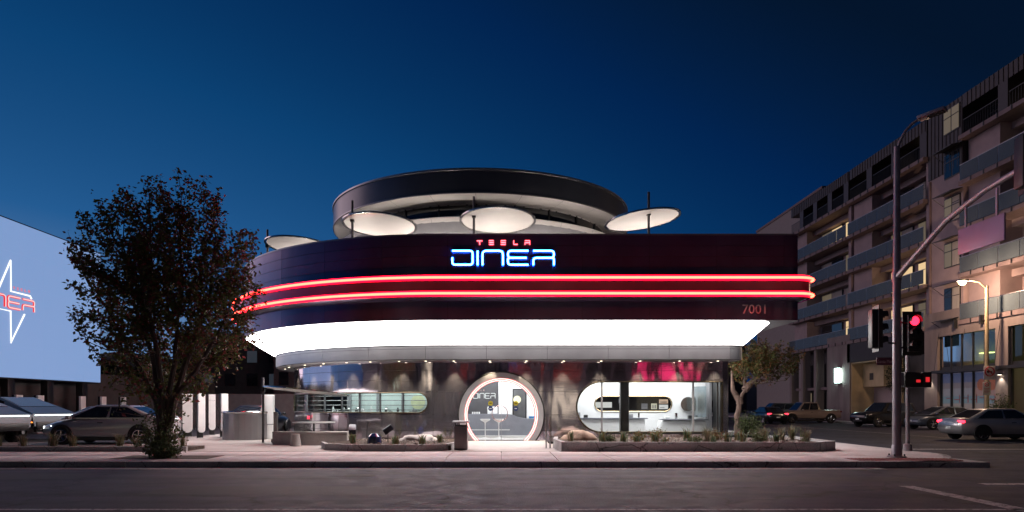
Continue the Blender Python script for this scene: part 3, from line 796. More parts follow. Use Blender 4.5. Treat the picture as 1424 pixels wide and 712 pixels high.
# tulip stools
def stool(x, y, lab):
    t = thing('bar_stool', lab, 'stool', (x, y, .252), 0, 'white tulip stools at the lobby counter', local=True)
    b = MB(); b.lathe([(.0, 0), (.2, 0), (.19, .012), (.05, .04), (.022, .09), (.018, .5), (.024, .6), (.05, .66)], n=28, caps=False); b.build('pedestal', m_white, t)
    b = MB(); b.lathe([(.05, .655), (.17, .72), (.205, .765), (.2, .785), (.12, .77), (0, .765)], n=28, caps=False); b.build('seat', m_white, t)
stool(-.645, 27.4, 'white tulip bar stool standing in front of the lit wall lettering')
stool(-.10, 27.4, 'white tulip bar stool standing behind the ring-shaped door handle')
# kitchen behind the louvres
pk = Plan(5.3, 6, .2)
tt = [-2.35-.3*i for i in range(34)]
b = MB(); b.loft([[(*pk.P(t), z) for t in tt] for z in (.25, 3.1)], False); b.build('kitchen_wall', mat('kitchen_tile', (.62, .72, .70), .3, var=.06), inn, fix=False)
pk2 = Plan(6.3, 6, .2)
tt2 = [-2.9-.3*i for i in range(28)]
b = MB(); b.loft([[(*pk2.P(t, d), z) for t in tt2] for d, z in ((0, .3), (0, 1.22), (.04, 1.25), (-.6, 1.25))], False); b.build('kitchen_bench', m_chrome, inn)
b = MB(); b.loft([[(*pk2.P(t, d), 3.06) for t in tt2] for d in (.8, -.5)], False); b.build('kitchen_light', emit('kitchen_panel', (.93, 1, .98), 5.5), inn)
random.seed(11)
for i in range(30):
    t = -3.0-random.random()*7.5; h = .08+random.random()*.22; w_ = .04+random.random()*.07
    x, y = pk2.P(t, -.1-random.random()*.3); b = MB(); b.lathe([(w_, 0), (w_, h*.7), (w_*.5, h*.85), (w_*.5, h)], (x, y, 1.25), 10)
    tag(b.build('kitchen_jar', random.choice([m_black, m_chrome, m_grey, m_dark, m_white])), 'small jar on the kitchen bench behind the louvres', 'jar', 'jars on the kitchen bench')
for px, r, m in ((507, .36, MATS['blue_grey_metal']), (582, .30, mat('hatch_cream', (.75, .78, .5), .5))):
    t = pk.px2t(px); x, y = pk.P(t, .05); b = MB(); b.lathe([(0, 0), (r-.04, 0), (r, .01), (r, .05), (0, .05)], (x, y, 1.72), 28, 'y', caps=False); b.build('kitchen_porthole', m, inn)
for k in range(5):
    t = -4.2-k*1.35; b = MB(); x, y = pk.P(t, .06); b.box(x-.05, x+.05, y-.03, y+.03, .3, 3.05); b.build('kitchen_upright', m_grey, inn)

# ================================================================== PARASOLS
def parasol(lab, ctr, dia, tilt, pole_xy, z0, z1, yaw=0, grp='round shade discs on the roof terrace'):
    t = thing('shade_disc', lab, 'parasol', (pole_xy[0], pole_xy[1], z0), 0, grp)
    M = Matrix.Translation(ctr) @ Matrix.Rotation(yaw, 4, 'Z') @ Matrix.Rotation(tilt[0], 4, 'X') @ Matrix.Rotation(tilt[1], 4, 'Y')
    r = dia/2
    b = MB(); b.M = M; b.lathe([(0, -.01), (r*.93, -.01), (r*.93, .02), (0, .05)], n=56, caps=False); b.build('disc', m_cream, t)
    b = MB(); b.M = M; b.lathe([(r*.955, -.02), (r, -.02), (r, .03), (r*.955, .03), (r*.955, -.02)], n=56, caps=False); b.build('rim', m_chrome, t)
    b = MB(); b.M = M
    for k in range(4):
        a = PI/4+PI/2*k; b.tube([(r*.9*math.cos(a), r*.9*math.sin(a), .03), (r*.97*math.cos(a), r*.97*math.sin(a), .01)], .018, 6)
    b.build('rim_clips', m_black, t)
    b = MB(); b.tube([(pole_xy[0], pole_xy[1], z0), (pole_xy[0], pole_xy[1], z1)], .045, 10); p = b.build('pole', mat('pole_grey', (.13, .125, .13), .4, .5), t)
    b = MB(); e = M @ Vector(((pole_xy[0]-ctr[0])*.6, (pole_xy[1]-ctr[1])*.6, .05)); b.tube([(pole_xy[0], pole_xy[1], ctr[2]+.1), tuple(e)], .03, 8); b.build('arm', m_black, p)
    b = MB(); b.box(pole_xy[0]-.07, pole_xy[0]+.07, pole_xy[1]-.07, pole_xy[1]+.07, ctr[2]-.02, ctr[2]+.16); b.build('clamp', m_black, p)
def dd(px, py, Y): v = at(px, py, Y); return (v.x, v.y, v.z)
parasol('cream shade disc with its pole at the left rim, left of the blue lettering', dd(528, 313, 25.4), 2.78, (R_(-4), R_(2)), ((490-697)/F*24.9, 24.9), 6.55, 9.05)
parasol('cream shade disc rising right behind the blue neon lettering', dd(692, 307, 25.4), 2.84, (R_(-5), 0), ((659-697)/F*24.9, 24.9), 6.55, 9.2)
parasol('cream shade disc tipped up to one side above the plain end of the fascia', dd(893, 306, 25.4), 2.82, (R_(-1), R_(-7)), ((902-697)/F*24.7, 24.7), 6.55, 9.3)
parasol('cream shade disc beside the tree crown on the curved end of the roof', dd(418, 343, 29.5), 3.0, (R_(-4), R_(4)), ((372-697)/F*29.6, 29.6), 6.55, 9.2)
parasol('low cream shade disc on a leaning pole before the louvred window', dd(427, 544, 26.2), 3.25, (R_(-2.5), R_(5)), ((366-697)/F*26.2, 26.2), .15, 2.65, grp=None)

# ================================================================== PLANTS
from mathutils import noise as mnoise
def leaf(vs, fs, p, d, ln, wd, rnd_):
    d = d.normalized(); a = d.cross(Vector((rnd_.uniform(-1, 1), rnd_.uniform(-1, 1), rnd_.uniform(-1, 1))))
    if a.length < 1e-3: a = Vector((1, 0, 0))
    a.normalize(); k = len(vs); nrm = a.cross(d)
    vs += [p, p+d*ln*.45+a*wd*.5+nrm*wd*.12, p+d*ln, p+d*ln*.45-a*wd*.5+nrm*wd*.12]
    fs += [(k, k+1, k+2), (k, k+2, k+3)]
def tree(name, lab, base, stems, ctr, rad, ntw, nlf, lsz, m, seed, grp=None, thr=-.16, nsc=.55, cat='tree', up=.7, tr=.11, bark=None, wide=0.):
    rd = random.Random(seed); t = thing(name, lab, cat, base, 0, grp)
    ctr = Vector(ctr); base = Vector(base)
    nodes = []; b = MB()
    for st in stems:
        pts = [base+Vector(p) for p in st]; full = []
        for i in range(len(pts)-1):
            for k in range(5): full.append(pts[i].lerp(pts[i+1], k/5)+Vector((rd.uniform(-.03, .03), rd.uniform(-.03, .03), 0)))
        full.append(pts[-1]); n = len(full)
        b.tube(full, [max(.012, tr*(1-.86*i/n)) for i in range(n)], 7); nodes += full[n//4:]
    tr_o = b.build('trunk', bark or m_bark, t)
    vs, fs = [], []; bl = MB(); cnt = 0; tries = 0
    while cnt < ntw and tries < ntw*30:
        tries += 1
        u = Vector((rd.gauss(0, 1), rd.gauss(0, 1), rd.gauss(0, 1))).normalized()*(rd.random()**.42)
        p = ctr+Vector((u.x*rad[0]*(1+wide*max(0, u.z)), u.y*rad[1], u.z*rad[2]))
        if mnoise.noise(p*nsc+Vector((seed*3.1, 0, 0))) < thr: continue
        d = (u*.55+Vector((0, 0, up))+Vector((rd.uniform(-.4, .4), rd.uniform(-.4, .4), rd.uniform(-.2, .3)))).normalized()
        ln = rd.uniform(.4, 1.0)*min(1, rad[0]/2)
        s0 = p-d*ln
        nd = min(nodes, key=lambda q: (q-s0).length+max(0, q.z-s0.z)*1.6)
        mid = nd.lerp(s0, .5)+Vector((0, 0, -.12))
        if cnt % 2 == 0:
            bl.tube([nd, mid, s0, p], [.022, .016, .011, .004], 4)
        for k in range(nlf):
            f = rd.random(); q = s0.lerp(p, f)+Vector((rd.gauss(0, .075), rd.gauss(0, .075), rd.gauss(0, .06)))
            dl_ = (d*.2+Vector((rd.uniform(-1, 1), rd.uniform(-1, 1), rd.uniform(-1.1, .35))))
            sz = lsz*rd.uniform(.6, 1.25); leaf(vs, fs, q, dl_, sz, sz*.62, rd)
        cnt += 1
    bl.build('limbs', bark or m_bark, tr_o)
    cr = MB(); cr.v = [tuple(v) for v in vs]; cr.f = fs; c = cr.build('crown', m, t, fix=False, ang=None)
    return t
lf_red = leafmat('autumn_leaf', [(.10, .12, .035), (.13, .14, .045), (.19, .07, .05), (.09, .105, .035), (.14, .09, .045), (.24, .06, .06), (.11, .13, .035), (.08, .095, .03), (.12, .12, .05)])
lf_org = leafmat('amber_leaf', [(.09, .10, .03), (.17, .09, .03), (.20, .08, .03), (.12, .12, .04), (.08, .09, .03)])
lf_grn = leafmat('shrub_leaf', [(.06, .085, .03), (.08, .10, .035), (.05, .07, .03), (.10, .11, .05)])
lf_drk = leafmat('dark_leaf', [(.03, .04, .02), (.04, .05, .022), (.025, .034, .018)])
lf_grs = leafmat('grass_blade', [(.16, .15, .08), (.20, .16, .10), (.12, .14, .06), (.22, .15, .12)])
lf_suc = leafmat('succulent', [(.10, .15, .09), (.13, .16, .08), (.18, .13, .06)])

# street tree in its pit
bx_, by_ = -9.4, 18.9
tree('street_tree', 'tall multi-stemmed street tree with dark green and red leaves in a pavement pit', (bx_, by_, .12),
     [[(0, 0, 0), (.05, 0, 1.3), (-.3, .1, 2.8), (-.9, .1, 4.6), (-1.2, .2, 6.0)], [(.05, .05, 0), (.15, 0, 1.4), (.35, 0, 2.7), (.5, .1, 4.5), (.45, .1, 7.0)],
      [(.1, 0, .3), (.35, 0, 1.6), (.9, .05, 2.4), (1.5, .1, 3.4), (2.1, .1, 4.9)], [(0, .05, .3), (-.2, .1, 1.6), (-1.0, .2, 3.0), (-1.9, .2, 4.6)], [(0, -.05, .5), (.1, -.2, 2.2), (-.1, -.5, 4.0), (.0, -.6, 6.2)], [(.05, 0, .6), (.5, .3, 2.6), (1.1, .5, 4.4), (1.3, .5, 6.2)]],
     (bx_+.17, by_, 5.0), (2.62, 2.0, 3.15), 620, 42, .125, lf_red, 5, thr=-.17, nsc=.8, wide=.2)
q = MB(); q.box(-10.5, -7.9, 18.3, 19.5, .10, .158); q.build('tree_pit', m_soil)
tag(bpy.data.objects['tree_pit'], 'dark mulched tree pit cut into the pavement', 'tree pit')
def shrub(name, lab, base, r, h, n, lsz, m, seed, grp=None):
    rd = random.Random(seed); t = thing(name, lab, 'shrub', base, 0, grp); vs, fs = [], []; B = Vector(base); b = MB()
    for i in range(n):
        a = rd.uniform(0, 2*PI); rr_ = r*math.sqrt(rd.random()); hh = h*rd.uniform(.35, 1)*(1-.35*(rr_/r)**2)
        tip = B+Vector((rr_*math.cos(a), rr_*math.sin(a), hh)); s0 = B+Vector((rr_*.25*math.cos(a), rr_*.25*math.sin(a), 0))
        if i % 3 == 0: b.tube([s0, s0.lerp(tip, .5)+Vector((0, 0, .05)), tip], [.012, .008, .003], 4)
        for k in range(16):
            f = rd.uniform(.2, 1); q = s0.lerp(tip, f)+Vector((rd.gauss(0, .05), rd.gauss(0, .05), rd.gauss(0, .04)))
            leaf(vs, fs, q, Vector((rd.uniform(-1, 1), rd.uniform(-1, 1), rd.uniform(-.4, 1))), lsz*rd.uniform(.6, 1.2), lsz*.5, rd)
    b.build('stems', m_bark, t); c = MB(); c.v = [tuple(v) for v in vs]; c.f = fs; c.build('foliage', m, t, fix=False, ang=None)
shrub('shrub', 'loose leafy sprouts round the foot of the street tree', (bx_-.02, by_-.05, .15), .78, 1.7, 90, .10, lf_grn, 3)
shrub('shrub', 'low dense green shrub at the kerb edge of the tree pit', (-9.2, 18.55, .15), .5, .5, 90, .08, lf_grn, 4)
tree('corner_tree', 'small leaning tree with amber leaves past the far end of the diner', (12.15, 35.0, .15),
     [[(0, 0, 0), (-.05, 0, .9), (.1, 0, 1.7), (.35, 0, 2.3), (.3, .1, 3.2)], [(.1, 0, 1.5), (-.25, 0, 2.2), (-.35, 0, 3.2)], [(.3, 0, 2.2), (1.1, 0, 3.0), (2.2, .1, 3.6)]],
     (13.5, 35.0, 4.0), (1.95, 1.4, 1.15), 210, 26, .14, lf_org, 9, thr=-.2, tr=.19, bark=mat('pale_bark', (.17, .11, .09), .85, var=.3, scale=9, bump=.8, bscale=30, stretch=(1, 1, .25)))
shrub('shrub', 'bushy green shrub at the foot of the small amber tree', (12.2, 33.6, .15), .75, 1.25, 130, .10, lf_grn, 8)

# ================================================================== PLANTERS AND PLAZA
def wallrun(nm, lab, pts, z0, z1, th, m, cat='planter', ):
    t = thing(nm, lab, cat, (pts[0][0], pts[0][1], z0))
    for i in range(len(pts)-1):
        a, c = Vector(pts[i]), Vector(pts[i+1]); d = (c-a).normalized(); n_ = Vector((-d.y, d.x))*th/2; e = d*.004
        b = MB(); b.prism([tuple(a+n_+e), tuple(c+n_-e), tuple(c-n_-e), tuple(a-n_+e)], lambda x, y, h: (x, y, h), z0, z1); b.build('wall_block', m, t)
    return t
t = wallrun('planter', 'long low concrete planter wall under the clear service window', [(2.0, 24.9), (1.85, 23.4), (1.95, 21.35), (3.9, 21.3), (5.9, 21.3), (7.9, 21.3), (9.9, 21.3), (10.7, 22.0), (10.75, 24.0), (10.75, 25.9)], .1, .44, .14, m_kerb)
q = MB(); q.prism([(2.0, 21.4), (9.85, 21.4), (10.62, 22.05), (10.66, 25.9), (2.1, 25.9)], lambda x, y, h: (x, y, h), .12, .36); q.build('soil', m_soil, t)
t = wallrun('planter', 'kidney-shaped low planter bed left of the entrance ramp', [(-1.5, 23.0), (-1.75, 21.6), (-3.0, 21.35), (-4.6, 21.4), (-5.6, 21.9), (-6.0, 23.0)], .1, .36, .12, m_kerb)
q = MB(); q.prism([(-1.6, 21.65), (-3.0, 21.45), (-4.6, 21.5), (-5.5, 22.0), (-5.9, 23.0), (-5.6, 25.9), (-1.7, 25.9)], lambda x, y, h: (x, y, h), .12, .31); q.build('soil', m_soil, t)
t = wallrun('planter', 'long low kerbed planting strip along the front of the parking lot', [(-27, 21.3), (-23, 21.3), (-19, 21.3), (-15, 21.3), (-11, 21.3), (-9.8, 21.3)], .1, .30, .12, m_kerb)
q = MB(); q.box(-27, -9.8, 21.37, 22.55, .1, .26); q.build('soil', m_soil, t)
def grass(lab, base, n, h, m, seed, grp, spread=.5, wd=.012, cat='grass clump', nm='grass_clump'):
    rd = random.Random(seed); vs, fs = [], []; B = Vector(base)
    for i in range(n):
        a = rd.uniform(0, 2*PI); o = Vector((rd.gauss(0, .05), rd.gauss(0, .05), 0)); hh = h*rd.uniform(.55, 1.1); out = Vector((math.cos(a), math.sin(a), 0))*hh*spread*rd.uniform(.3, 1.1)
        side = Vector((-math.sin(a), math.cos(a), 0))*wd; k = len(vs); p1 = o+out*.35+Vector((0, 0, hh*.65)); p2 = o+out+Vector((0, 0, hh*rd.uniform(.7, 1)))
        vs += [o-side, o+side, p1+side*.8, p1-side*.8, p2]; fs += [(k, k+1, k+2, k+3), (k+3, k+2, k+4)]
    b = MB(); b.v = [tuple(v) for v in vs]; b.f = fs; o = b.build(nm, m, None, fix=False, ang=None); o.location = B; return tag(o, lab, cat, grp)
rd = random.Random(21)
for i, x in enumerate((2.6, 3.3, 3.9, 4.45, 4.9, 5.5, 6.1, 6.7, 7.3, 7.9, 8.5, 9.0)):
    grass('small green spiky plant in the planter under the service window', (x+rd.uniform(-.3, .3), 21.7+rd.random()*2.4, .35), 34, .24+rd.random()*.34, lf_suc, 30+i, 'spiky plants under the service window', .6, .016, 'plant', 'spiky_plant')
for i, (x, y) in enumerate(((7.0, 23.2), (8.7, 22.6), (9.6, 23.4), (9.9, 22.2), (10.3, 24.2))):
    grass('pale feathery ornamental grass at the far end of the long planter', (x, y, .35), 110, .62, lf_grs, 60+i, 'feathery grasses by the long planter', .75, .006)
for i in range(16):
    grass('dry feathery grass in the strip along the parking lot', (-25.5+i*1.0+rd.uniform(-.3, .3), 21.95+rd.uniform(-.2, .25), .25), 90, .42+rd.random()*.22, lf_grs, 90+i, 'dry grasses along the parking lot', .7, .007)
for i, (x, y) in enumerate(((-2.1, 23.4), (-2.6, 22.3), (-4.9, 22.6), (-4.3, 23.8), (-5.3, 24.2), (-3.4, 22.0))):
    grass('dark spiky plant in the kidney-shaped bed', (x, y, .3), 40, .42, lf_suc, 130+i, 'spiky plants in the kidney-shaped bed', .6, .014, 'plant', 'spiky_plant')
def rock(lab, c, r, seed, m):
    rd = random.Random(seed); bm = bmesh.new(); bmesh.ops.create_icosphere(bm, subdivisions=3, radius=1)
    for v in bm.verts:
        nz = mnoise.noise(v.co*1.3+Vector((seed, 0, 0)))*.35+mnoise.noise(v.co*3.1)*.12; v.co = Vector((v.co.x*r[0], v.co.y*r[1], v.co.z*r[2]))*(1+nz)
    me = bpy.data.meshes.new('boulder'); bm.to_mesh(me); bm.free(); me.materials.append(m)
    for p in me.polygons: p.use_smooth = True
    o = bpy.data.objects.new('boulder', me); COL.objects.link(o); o.location = c; tag(o, lab, 'rock')
m_rock = mat('sandstone', (.34, .25, .19), .9, var=.3, scale=4, bump=.8, bscale=14)
rock('rough sandstone boulder beside the left end of the service window', (2.75, 24.3, .42), (.55, .45, .32), 2, m_rock)
rock('long pale boulder lying in the kidney-shaped bed', (-3.0, 24.6, .33), (.7, .4, .2), 5, mat('pale_stone', (.4, .37, .36), .9, var=.2, scale=4, bump=.6, bscale=14))
def flood(lab, p, rz):
    t = thing('garden_floodlight', lab, 'floodlight', p, rz, local=True)
    b = MB(); b.tube([(0, 0, 0), (0, 0, .35)], .015, 6); b.build('stake', m_black, t)
    b = MB(); b.M = Matrix.Translation((0, 0, .46)) @ Matrix.Rotation(R_(-35), 4, 'Y'); b.bevbox(-.17, .17, -.12, .12, -.1, .1, .015); h = b.build('housing', mat('navy_housing', (.03, .035, .06), .4), t)
    b = MB(); b.M = Matrix.Translation((0, 0, .46)) @ Matrix.Rotation(R_(-35), 4, 'Y'); b.box(.172, .178, -.1, .1, -.08, .08); b.build('lens', m_darkglass, h)
flood('small dark floodlight on a stake in front of the pale boulder', (-3.85, 23.2, .3), R_(15))
flood('small dark floodlight on a stake beside the concrete bench', (-5.1, 23.4, .3), R_(100))
b = MB(); b.lathe([(.0, 0), (.24, 0), (.25, .06), (.22, .24), (.12, .34), (0, .36)], (-4.25, 22.9, .3), 24, caps=False)
o = b.build('garden_globe', mat('navy_glass', (.02, .03, .10), .08, var=.1, coat=.5)); tag(o, 'dark blue glass dome between the floodlights', 'garden ornament')
# stones scattered in the beds
def gravel(par_name, x0, x1, y0, y1, z, n, seed):
    rd = random.Random(seed); q = MB()
    for i in range(n):
        r = .025+.06*rd.random()**3; c = (rd.uniform(x0, x1), rd.uniform(y0, y1), z)
        pts = [(r*rd.uniform(.7, 1.2)*math.cos(a), r*rd.uniform(.7, 1.2)*math.sin(a)) for a in (0, 1.05, 2.1, 3.1, 4.2, 5.2)]
        q.add([(c[0]+a, c[1]+b_, c[2]-.01) for a, b_ in pts]+[(c[0]+a*.6, c[1]+b_*.6, c[2]+r*.7) for a, b_ in pts], [tuple(range(6, 12))]+[(k, (k+1) % 6, 6+(k+1) % 6, 6+k) for k in range(6)])
    o = q.build(par_name, mat('bed_stone', (.26, .22, .20), .9, var=.4, scale=6), ang=None); o['kind'] = 'stuff'; tag(o, 'loose stones scattered over the '+('long planter bed' if x0 > 0 else 'kidney-shaped bed'), 'gravel')
gravel('gravel', 2.2, 10.4, 21.6, 25.5, .362, 420, 5); gravel('gravel', -5.2, -1.9, 21.7, 25.3, .312, 220, 6)
for i, (x, y, r, h, m) in enumerate(((3.6, 22.6, .28, .32, 0), (4.7, 23.6, .35, .40, 1), (6.3, 22.3, .3, .25, 0), (7.5, 24.0, .4, .42, 1), (8.3, 22.0, .25, .3, 0), (9.3, 24.6, .45, .5, 0), (5.6, 24.6, .3, .45, 1))):
    shrub('low_shrub', ('low green mound plant in the long planter', 'amber-leaved mound plant in the long planter')[m], (x, y, .355), r, h, 40, .06, (lf_grn, lf_org)[m], 300+i, ('green mound plants in the long planter', 'amber mound plants in the long planter')[m])
# litter bin with a wide lid
t = thing('litter_bin', 'grey metal litter bin with a wide sloping lid beside the entrance ramp', 'bin', (-1.3, 21.9, .15))
b = MB(); b.bevbox(-1.50, -1.08, 21.7, 22.15, .16, .93, .03); b.build('body', mat('bin_metal', (.17, .15, .15), .45, .5), t)
b = MB(); b.bevbox(-1.56, -1.02, 21.62, 22.2, 1.03, 1.09, .02); b.build('lid', m_band, t)
for x in (-1.47, -1.13):
    b = MB(); b.box(x, x+.03, 21.74, 22.1, .93, 1.035); b.build('lid_support', m_black, t)
b = MB(); b.box(-1.47, -1.11, 21.74, 22.1, .925, .955); b.build('opening', m_black, t)
for x, lab in ((1.47, 'slim steel post at the foot of the entrance ramp, next to the litter bin side'), (1.60, 'slim bright steel post touching the end of the long planter')):
    t = thing('ramp_post', lab, 'post', (x, 22.4, .16))
    b = MB(); b.tube([(x, 22.4, .165), (x, 22.4, 1.22)], .028, 10); b.build('shaft', m_chrome, t)
    b = MB(); b.lathe([(.06, 0), (.06, .012), (.03, .02)], (x, 22.4, .165), 12); b.build('base_plate', m_black, t)
# seating on the left of the plaza
t = thing('concrete_bench', 'long curved concrete bench in front of the louvred window', 'bench', (-7.2, 24.9, .15))
bo = [(-8.3, 25.3)]+[(-8.3+2.75*i/12, 24.55+.35*math.sin(PI*i/12)*-1+.2*(1-i/12)) for i in range(13)]+[(-5.55, 25.2)]
b = MB(); b.prism(bo, lambda x, y, h: (x, y, h), .15, .57); b.build('block', m_conc2, t)
b = MB(); b.prism([(x, y-.03) if y < 25 else (x, y) for x, y in bo], lambda x, y, h: (x, y, h), .575, .63); b.build('seat_slab', m_conc2, t)
t = thing('round_table', 'thin round white table standing behind the concrete bench', 'table', (-7.0, 25.5, .15))
b = MB(); b.lathe([(0, 0), (.75, 0), (.78, .015), (.78, .035), (0, .04)], (-7.0, 25.5, .93), 40, caps=False); b.build('table_top', m_white, t)
b = MB(); b.tube([(-7.0, 25.5, .15), (-7.0, 25.5, .93)], .035, 10); b.build('leg', m_black, t)
b = MB(); b.lathe([(.28, 0), (.28, .015), (.05, .03)], (-7.0, 25.5, .157), 24); b.build('foot', m_black, t)
t = thing('concrete_stool', 'tapered pale concrete stool at the end of the bench', 'stool', (-7.2, 23.9, .15))
b = MB(); b.lathe([(.2, 0), (.14, .36), (.16, .42), (0, .43)], (-7.2, 23.9, .157), 18, caps=False); b.build('block', m_conc2, t)
t = thing('curved_screen_wall', 'waist-high curved steel screen wall by the white charging posts', 'wall', (-10.8, 28.3, .15))
cw = [(-11.65+.2*0, 29.6)]+[(-10.75+1.0*math.cos(R_(200+i*14)), 28.9+.9*math.sin(R_(200+i*14))) for i in range(11)]
for i in range(len(cw)-1):
    a, c = Vector(cw[i]), Vector(cw[i+1]); n_ = Vector((-(c-a).y, (c-a).x)).normalized()*.05
    b = MB(); b.prism([tuple(a), tuple(c), tuple(c+n_), tuple(a+n_)], lambda x, y, h: (x, y, h), .16, 1.27); b.build('steel_sheet', m_band, t)
b = MB(); b.tube([(x, y, 1.29) for x, y in cw], .045, 8); b.build('cap_rail', m_chrome, t)
t = thing('white_cylinder_planter', 'tall white cylinder standing behind the curved steel screen wall', 'planter', (-9.9, 29.0, .15))
b = MB(); b.lathe([(.27, 0), (.27, 1.85), (.255, 1.87), (.23, 1.87), (.23, 1.8), (0, 1.8)], (-9.9, 29.0, .16), 28, caps=False); b.build('drum', m_white, t)
b = MB(); b.lathe([(.275, .6), (.278, .6), (.278, .64), (.275, .64)], (-9.9, 29.0, .16), 28, caps=False); b.build('hoop', m_grey, t)
t = thing('plaza_post', 'square pale post between the screen wall and the bench', 'post', (-8.9, 26.4, .15))
b = MB(); b.bevbox(-8.78, -8.64, 26.3, 26.44, .16, 1.33, .01); b.build('shaft', m_conc2, t)
b = MB(); b.bevbox(-8.85, -8.57, 26.23, 26.51, .16, .3, .01); b.build('foot', m_conc2, t)

# ================================================================== CHARGING POSTS
m_post = mat('post_white', (.86, .85, .84), .4, var=.04)
def charger(loc, rz, lab, grp, txt=False, hw=.24):
    t = thing('charging_post', lab, 'charging post', loc, rz, grp, local=True)
    out = [(-hw, 1.97), (-hw, .42)]+[(x, z) for x, z in arc2(0, .42, hw, 180, 360, 12)[1:-1]]+[(hw, .42), (hw, 1.97)]
    b = MB(); b.prism(out, lambda a, c, h: (a, h, c), -.13, -.02); b.build('front_shell', m_post, t)
    b = MB(); b.bevbox(-hw+.03, hw-.03, -.018, .13, .02, 1.98, .02); b.build('rear_cabinet', m_black, t)
    b = MB(); b.bevbox(-hw, hw, -.1, .16, -.02, .05, .01); b.build('base', m_kerb, t)
    b = MB(); b.tube([(.20, .1, 1.4), (.33, .02, 1.1), (.34, -.02, .6), (.29, 0, .35), (.2, .1, .5)], .018, 6); b.build('cable', m_rubber, t)
    if txt:
        text_mesh('lettering', 'T E S L A', m_grey, .07, lambda x, y, h: (x, -.132-h, 1.66+y), .001, t)
    return t
for px, Y, rz, lab, tx in ((261, 31.0, R_(25), 'white charging post facing the street with small lettering, nearest the street tree', True), (279, 29.6, R_(48), 'white charging post with its dark cabinet turned to the street tree side', False), (295, 32.6, R_(25), 'white charging post set back between two turned ones', True), (311, 30.4, R_(48), 'white charging post beside the curved steel screen wall', False)):
    charger(((px-697)/F*Y, Y, .13), rz, lab, 'charging posts by the plaza', tx, .21 if px == 261 else .15)
for k, px in enumerate((24, 54, 113, 142, 170)):
    Y = 24.3*F/(697-px); charger((-24.3, Y, .13), R_(90), 'white charging post in the row below the outdoor screen', 'charging posts below the screen')

# ================================================================== OUTDOOR SCREEN
XS = -24.6; YS0, YS1 = 28.0, 41.9; ZS0, ZS1 = 2.97, 10.87
scn = thing('outdoor_screen', 'giant glowing blue outdoor cinema screen on dark columns', 'screen', (XS-.5, 35, .1))
b = MB(); b.box(XS-.5, XS-.02, YS0-.06, YS1+.06, ZS0-.06, ZS1+.06); b.build('cabinet', m_black, scn)
ny, nz = 8, 5
for i in range(ny):
    for j in range(nz):
        b = MB(); y0 = YS0+(YS1-YS0)*i/ny; y1 = YS0+(YS1-YS0)*(i+1)/ny; z0 = ZS0+(ZS1-ZS0)*j/nz; z1 = ZS0+(ZS1-ZS0)*(j+1)/nz
        b.box(XS-.03, XS, y0+.001, y1-.001, z0+.001, z1-.001); b.build('screen_tile', emit('screen_blue', (.195, .325, .60), 1.0), scn)
for y in (30, 34.5, 37.5, 40.6):
    b = MB(); b.bevbox(XS-.55, XS-.15, y-.25, y+.25, .1, 3.0, .02); b.build('column', m_black, scn)
def sp(y, z): return (XS+.022, y, z)
b = MB(); b.tube([sp(*p) for p in [(35.2, 6.27), (34.22, 4.72), (34.2, 6.30), (32.87, 6.32), (34.2, 8.84), (34.22, 7.30), (35.62, 7.28), (35.72, 7.14)]], .045, 6); b.build('bolt_outline', emit('screen_white', (.95, .98, 1), 1.3), scn)
k2 = .00354
for ch, st in GLY.items():
    b = MB()
    for p in st: b.tube([(XS+.045, 31.72+(u-75)*k2, 7.04-(v-243)*k2) for u, v in p], .035, 6)
    b.build('letter', emit('screen_letter', (1, .62, .60), 1.1), scn)
    b = MB()
    for p in st: b.tube([(XS+.0, 31.72+(u-75)*k2, 7.04-(v-243)*k2) for u, v in p], .068, 6)
    b.build('letter_outline', emit('screen_red', (1, .03, .05), .9), scn)
for ch, st in SML.items():
    b = MB()
    for p in st: b.tube([(XS+.01, 34.4+(u-362)*k2*.55, 7.55-(v-124)*k2*.7) for u, v in p], .016, 6)
    b.build('small_letter', emit('screen_red2', (1, .15, .15), .9), scn)
b = MB(); b.box(-26.3, -26.0, 27, 62, .1, 3.6)
o = b.build('boundary_wall', mat('boundary_render', (.09, .075, .075), .85, var=.2, scale=1.5, bump=.2)); tag(o, 'dark rendered boundary wall behind the row of charging posts', 'wall')

